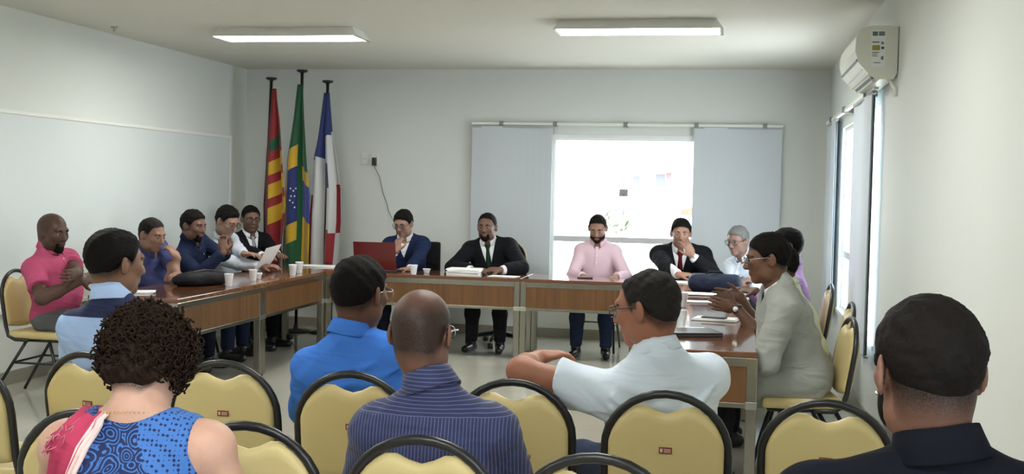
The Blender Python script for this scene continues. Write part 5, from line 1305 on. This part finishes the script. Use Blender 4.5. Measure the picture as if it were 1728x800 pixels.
papers((-.40, 10.12), .24, .24, 10, 2, 'white papers in front of the man with red tie')
papers(atz(1178, 497, ZT), .26, .18, -6, 3, 'white papers beside the farther cup on right table')
papers(atz(1178, 510, ZT), .20, .12, 8, 2, 'folded white sheet in front of the gesturing hands')
papers(atz(1168, 577 - 22, ZT), .16, .12, 20, 1, 'white slip beside the nearer cup')
papers(atz(1100, 520, ZT), .2, .3, 0, 1, 'white sheet at the inner edge of right table')
# sheet held by the reading man
c = atx(452, 436, -4.06); hs_ = empty('held_sheet', tuple(c), label='white sheet of paper held up by the reading man', cat='paper')
Mx = Matrix.Rotation(R(-118), 4, 'Z') @ Matrix.Rotation(R(50), 4, 'X') @ Matrix.Rotation(R(14), 4, 'Y')
b = MB(); n = 8
for k in range(n + 1):
    v = k / n - .5
    for sgn in (-.105, .105): b.v.append(tuple(Mx @ Vector((sgn, v * .28, .03 * v * v)))); 
for k in range(n + 1):
    v = k / n - .5
    for sgn in (-.105, .105): b.v.append(tuple(Mx @ Vector((sgn, v * .28, .03 * v * v + .0015))))
m_ = 2 * (n + 1); b.f = [(2 * k, 2 * k + 1, 2 * k + 3, 2 * k + 2) for k in range(n)] + [(m_ + 2 * k, m_ + 2 * k + 2, m_ + 2 * k + 3, m_ + 2 * k + 1) for k in range(n)]; b.sm = [True] * len(b.f)
b.build('sheet', M_PAPER, hs_, recalc=False)

def laptop(loc, rz, open_deg, w, d, body, lid, label, logo=True):
    r = empty('laptop', loc, R(rz), label, 'laptop')
    MB().box((-w / 2, -d / 2, 0), (w / 2, d / 2, .018), .004).build('base', body, r)
    kb = MB()
    for i in range(12):
        for j in range(5): kb.box((-w / 2 + .02 + i * (w - .04) / 12, -d / 2 + .075 + j * .024, .018), (-w / 2 + .02 + (i + .86) * (w - .04) / 12, -d / 2 + .095 + j * .024, .0205))
    k = kb.build('keyboard', mat('key_black', (.02, .02, .022), rough=.5, noise=.1), r); k['kind'] = 'stuff'
    M = Matrix.Translation((0, d / 2 - .006, .016)) @ Matrix.Rotation(R(180 - open_deg) * -1 + R(180), 4, 'X') if False else Matrix.Translation((0, d / 2 - .006, .018)) @ Matrix.Rotation(R(-(open_deg)) + R(180), 4, 'X')
    l = MB().box((-w / 2, 0, -.004), (w / 2, d, .004), .003, M).build('lid', lid, r)
    MB().box((-w / 2 + .012, .014, .0042) if open_deg else (-w / 2 + .012, .014, .0042), (w / 2 - .012, d - .012, .005), 0, M).build('screen', mat('screen_glass', (.02, .022, .03), rough=.1, noise=.1), l)
    MB().tube([(-w * .3, d / 2 - .006, .016), (w * .3, d / 2 - .006, .016)], .006, 8).build('hinge', M_DARK, r)
    return r
p = atz(652, 458, ZT)
laptop((-3.26, 10.20, ZT), 184, 104, .40, .27, M_DARK, mat('red_lid', srgb(86, 8, 14), rough=.3, noise=.05, coat=.4), 'open red laptop standing on the back table')
M_GREYL = mat('dark_grey_case', (.03, .031, .034), rough=.4, noise=.08)
p = (atz(1145, 556, ZT) + atz(1175, 573, ZT)) / 2
lt = empty('laptop', (p[0], p[1], ZT), R(18), 'closed dark grey laptop on the near right table', 'laptop')
MB().box((-.17, -.12, 0), (.17, .12, .014), .004).build('base', M_GREYL, lt); MB().box((-.17, -.12, .0145), (.17, .12, .023), .004).build('lid', M_GREYL, lt); MB().tube([(-.11, .118, .014), (.11, .118, .014)], .006, 8).build('hinge', M_DARK, lt)
p = atz(1208, 540, ZT); nb = empty('notebook', (p[0], p[1], ZT), R(-10), 'white notebook with a dark phone on it near the gesturing hands', 'notebook')
MB().box((-.14, -.09, 0), (.14, .09, .008), .002).build('cover', M_PAPER, nb)
MB().box((-.13, -.08, .0085), (.13, .08, .014), .002).build('pages', M_PAPER, nb)
ph = empty('mobile_phone', (p[0] - .01, p[1] - .03, ZT + .0145), R(-14), 'dark mobile phone lying on the white notebook', 'phone')
MB().box((-.075, -.037, 0), (.075, .037, .009), .003).build('case', M_DARK, ph); MB().box((-.068, -.033, .0091), (.068, .033, .0096)).build('screen', MATS['screen_glass'], ph)
p = atz(1015, 470, ZT); ph = empty('mobile_phone', (-1.30, 10.22, ZT), R(6), 'dark phone on the back table before the bearded man', 'phone')
MB().box((-.07, -.035, 0), (.07, .035, .009), .003).build('case', M_DARK, ph); MB().box((-.064, -.031, .0091), (.064, .031, .0096)).build('screen', MATS['screen_glass'], ph)

def soft_bag(name, c, rz, size, m, label, strap, boxy=False):
    r = empty(name, (c[0], c[1], ZT), R(rz), label, 'bag'); w, d, h_ = size
    pr = [Cone((-w * .34, yy, zz), (w * .34, yy, zz), h_ * .30, h_ * .30, .04) for yy in (-d * .26, 0, d * .26) for zz in (h_ * .3, h_ * .62)] if boxy else [Ell((0, 0, h_ * .42), (w * .5, d * .5, h_ * .5), None, .03), Ell((-w * .28, 0, h_ * .32), (w * .26, d * .46, h_ * .36), None, .04), Ell((w * .28, .0, h_ * .36), (w * .26, d * .46, h_ * .40), None, .04)]
    base = fold_noise(len(label), .005)
    solid('bag_body', pr, [], .011, m, r, None, None, lambda D, x, y, z: np.maximum(base(D, x, y, z), .001 - z), 1)
    MB().tube([(-w * .42, -d * .15, h_ * .48), (-w * .2, -d * .2, h_ * .86), (0, -d * .2, h_ * .95), (w * .2, -d * .2, h_ * .88), (w * .42, -d * .12, h_ * .5)], .006, 6).build('zip', mat('zip_dark', (.008, .008, .009), rough=.4, noise=.1), r)
    if strap: MB().tube([(-w * .15, d * .1, h_ * .9), (-w * .1, d * .1, h_ * 1.05), (w * .1, d * .1, h_ * 1.05), (w * .15, d * .1, h_ * .9)], .008, 6).build('handle', m, r)
    return r
p = atz(338, 482, ZT); soft_bag('soft_bag', (p[0] - .02, p[1] + .06), 62, (.46, .22, .125), cloth('black_nylon', (.012, .012, .014), rough=.6), 'soft black bag lying on the left table', False)
p = atz(1205, 492, ZT); soft_bag('travel_bag', (-.12, 9.32), 4, (.48, .28, .15), cloth('navy_nylon', (.016, .022, .042), rough=.55), 'navy travel bag on the right table in front of the red tie man', True, True)
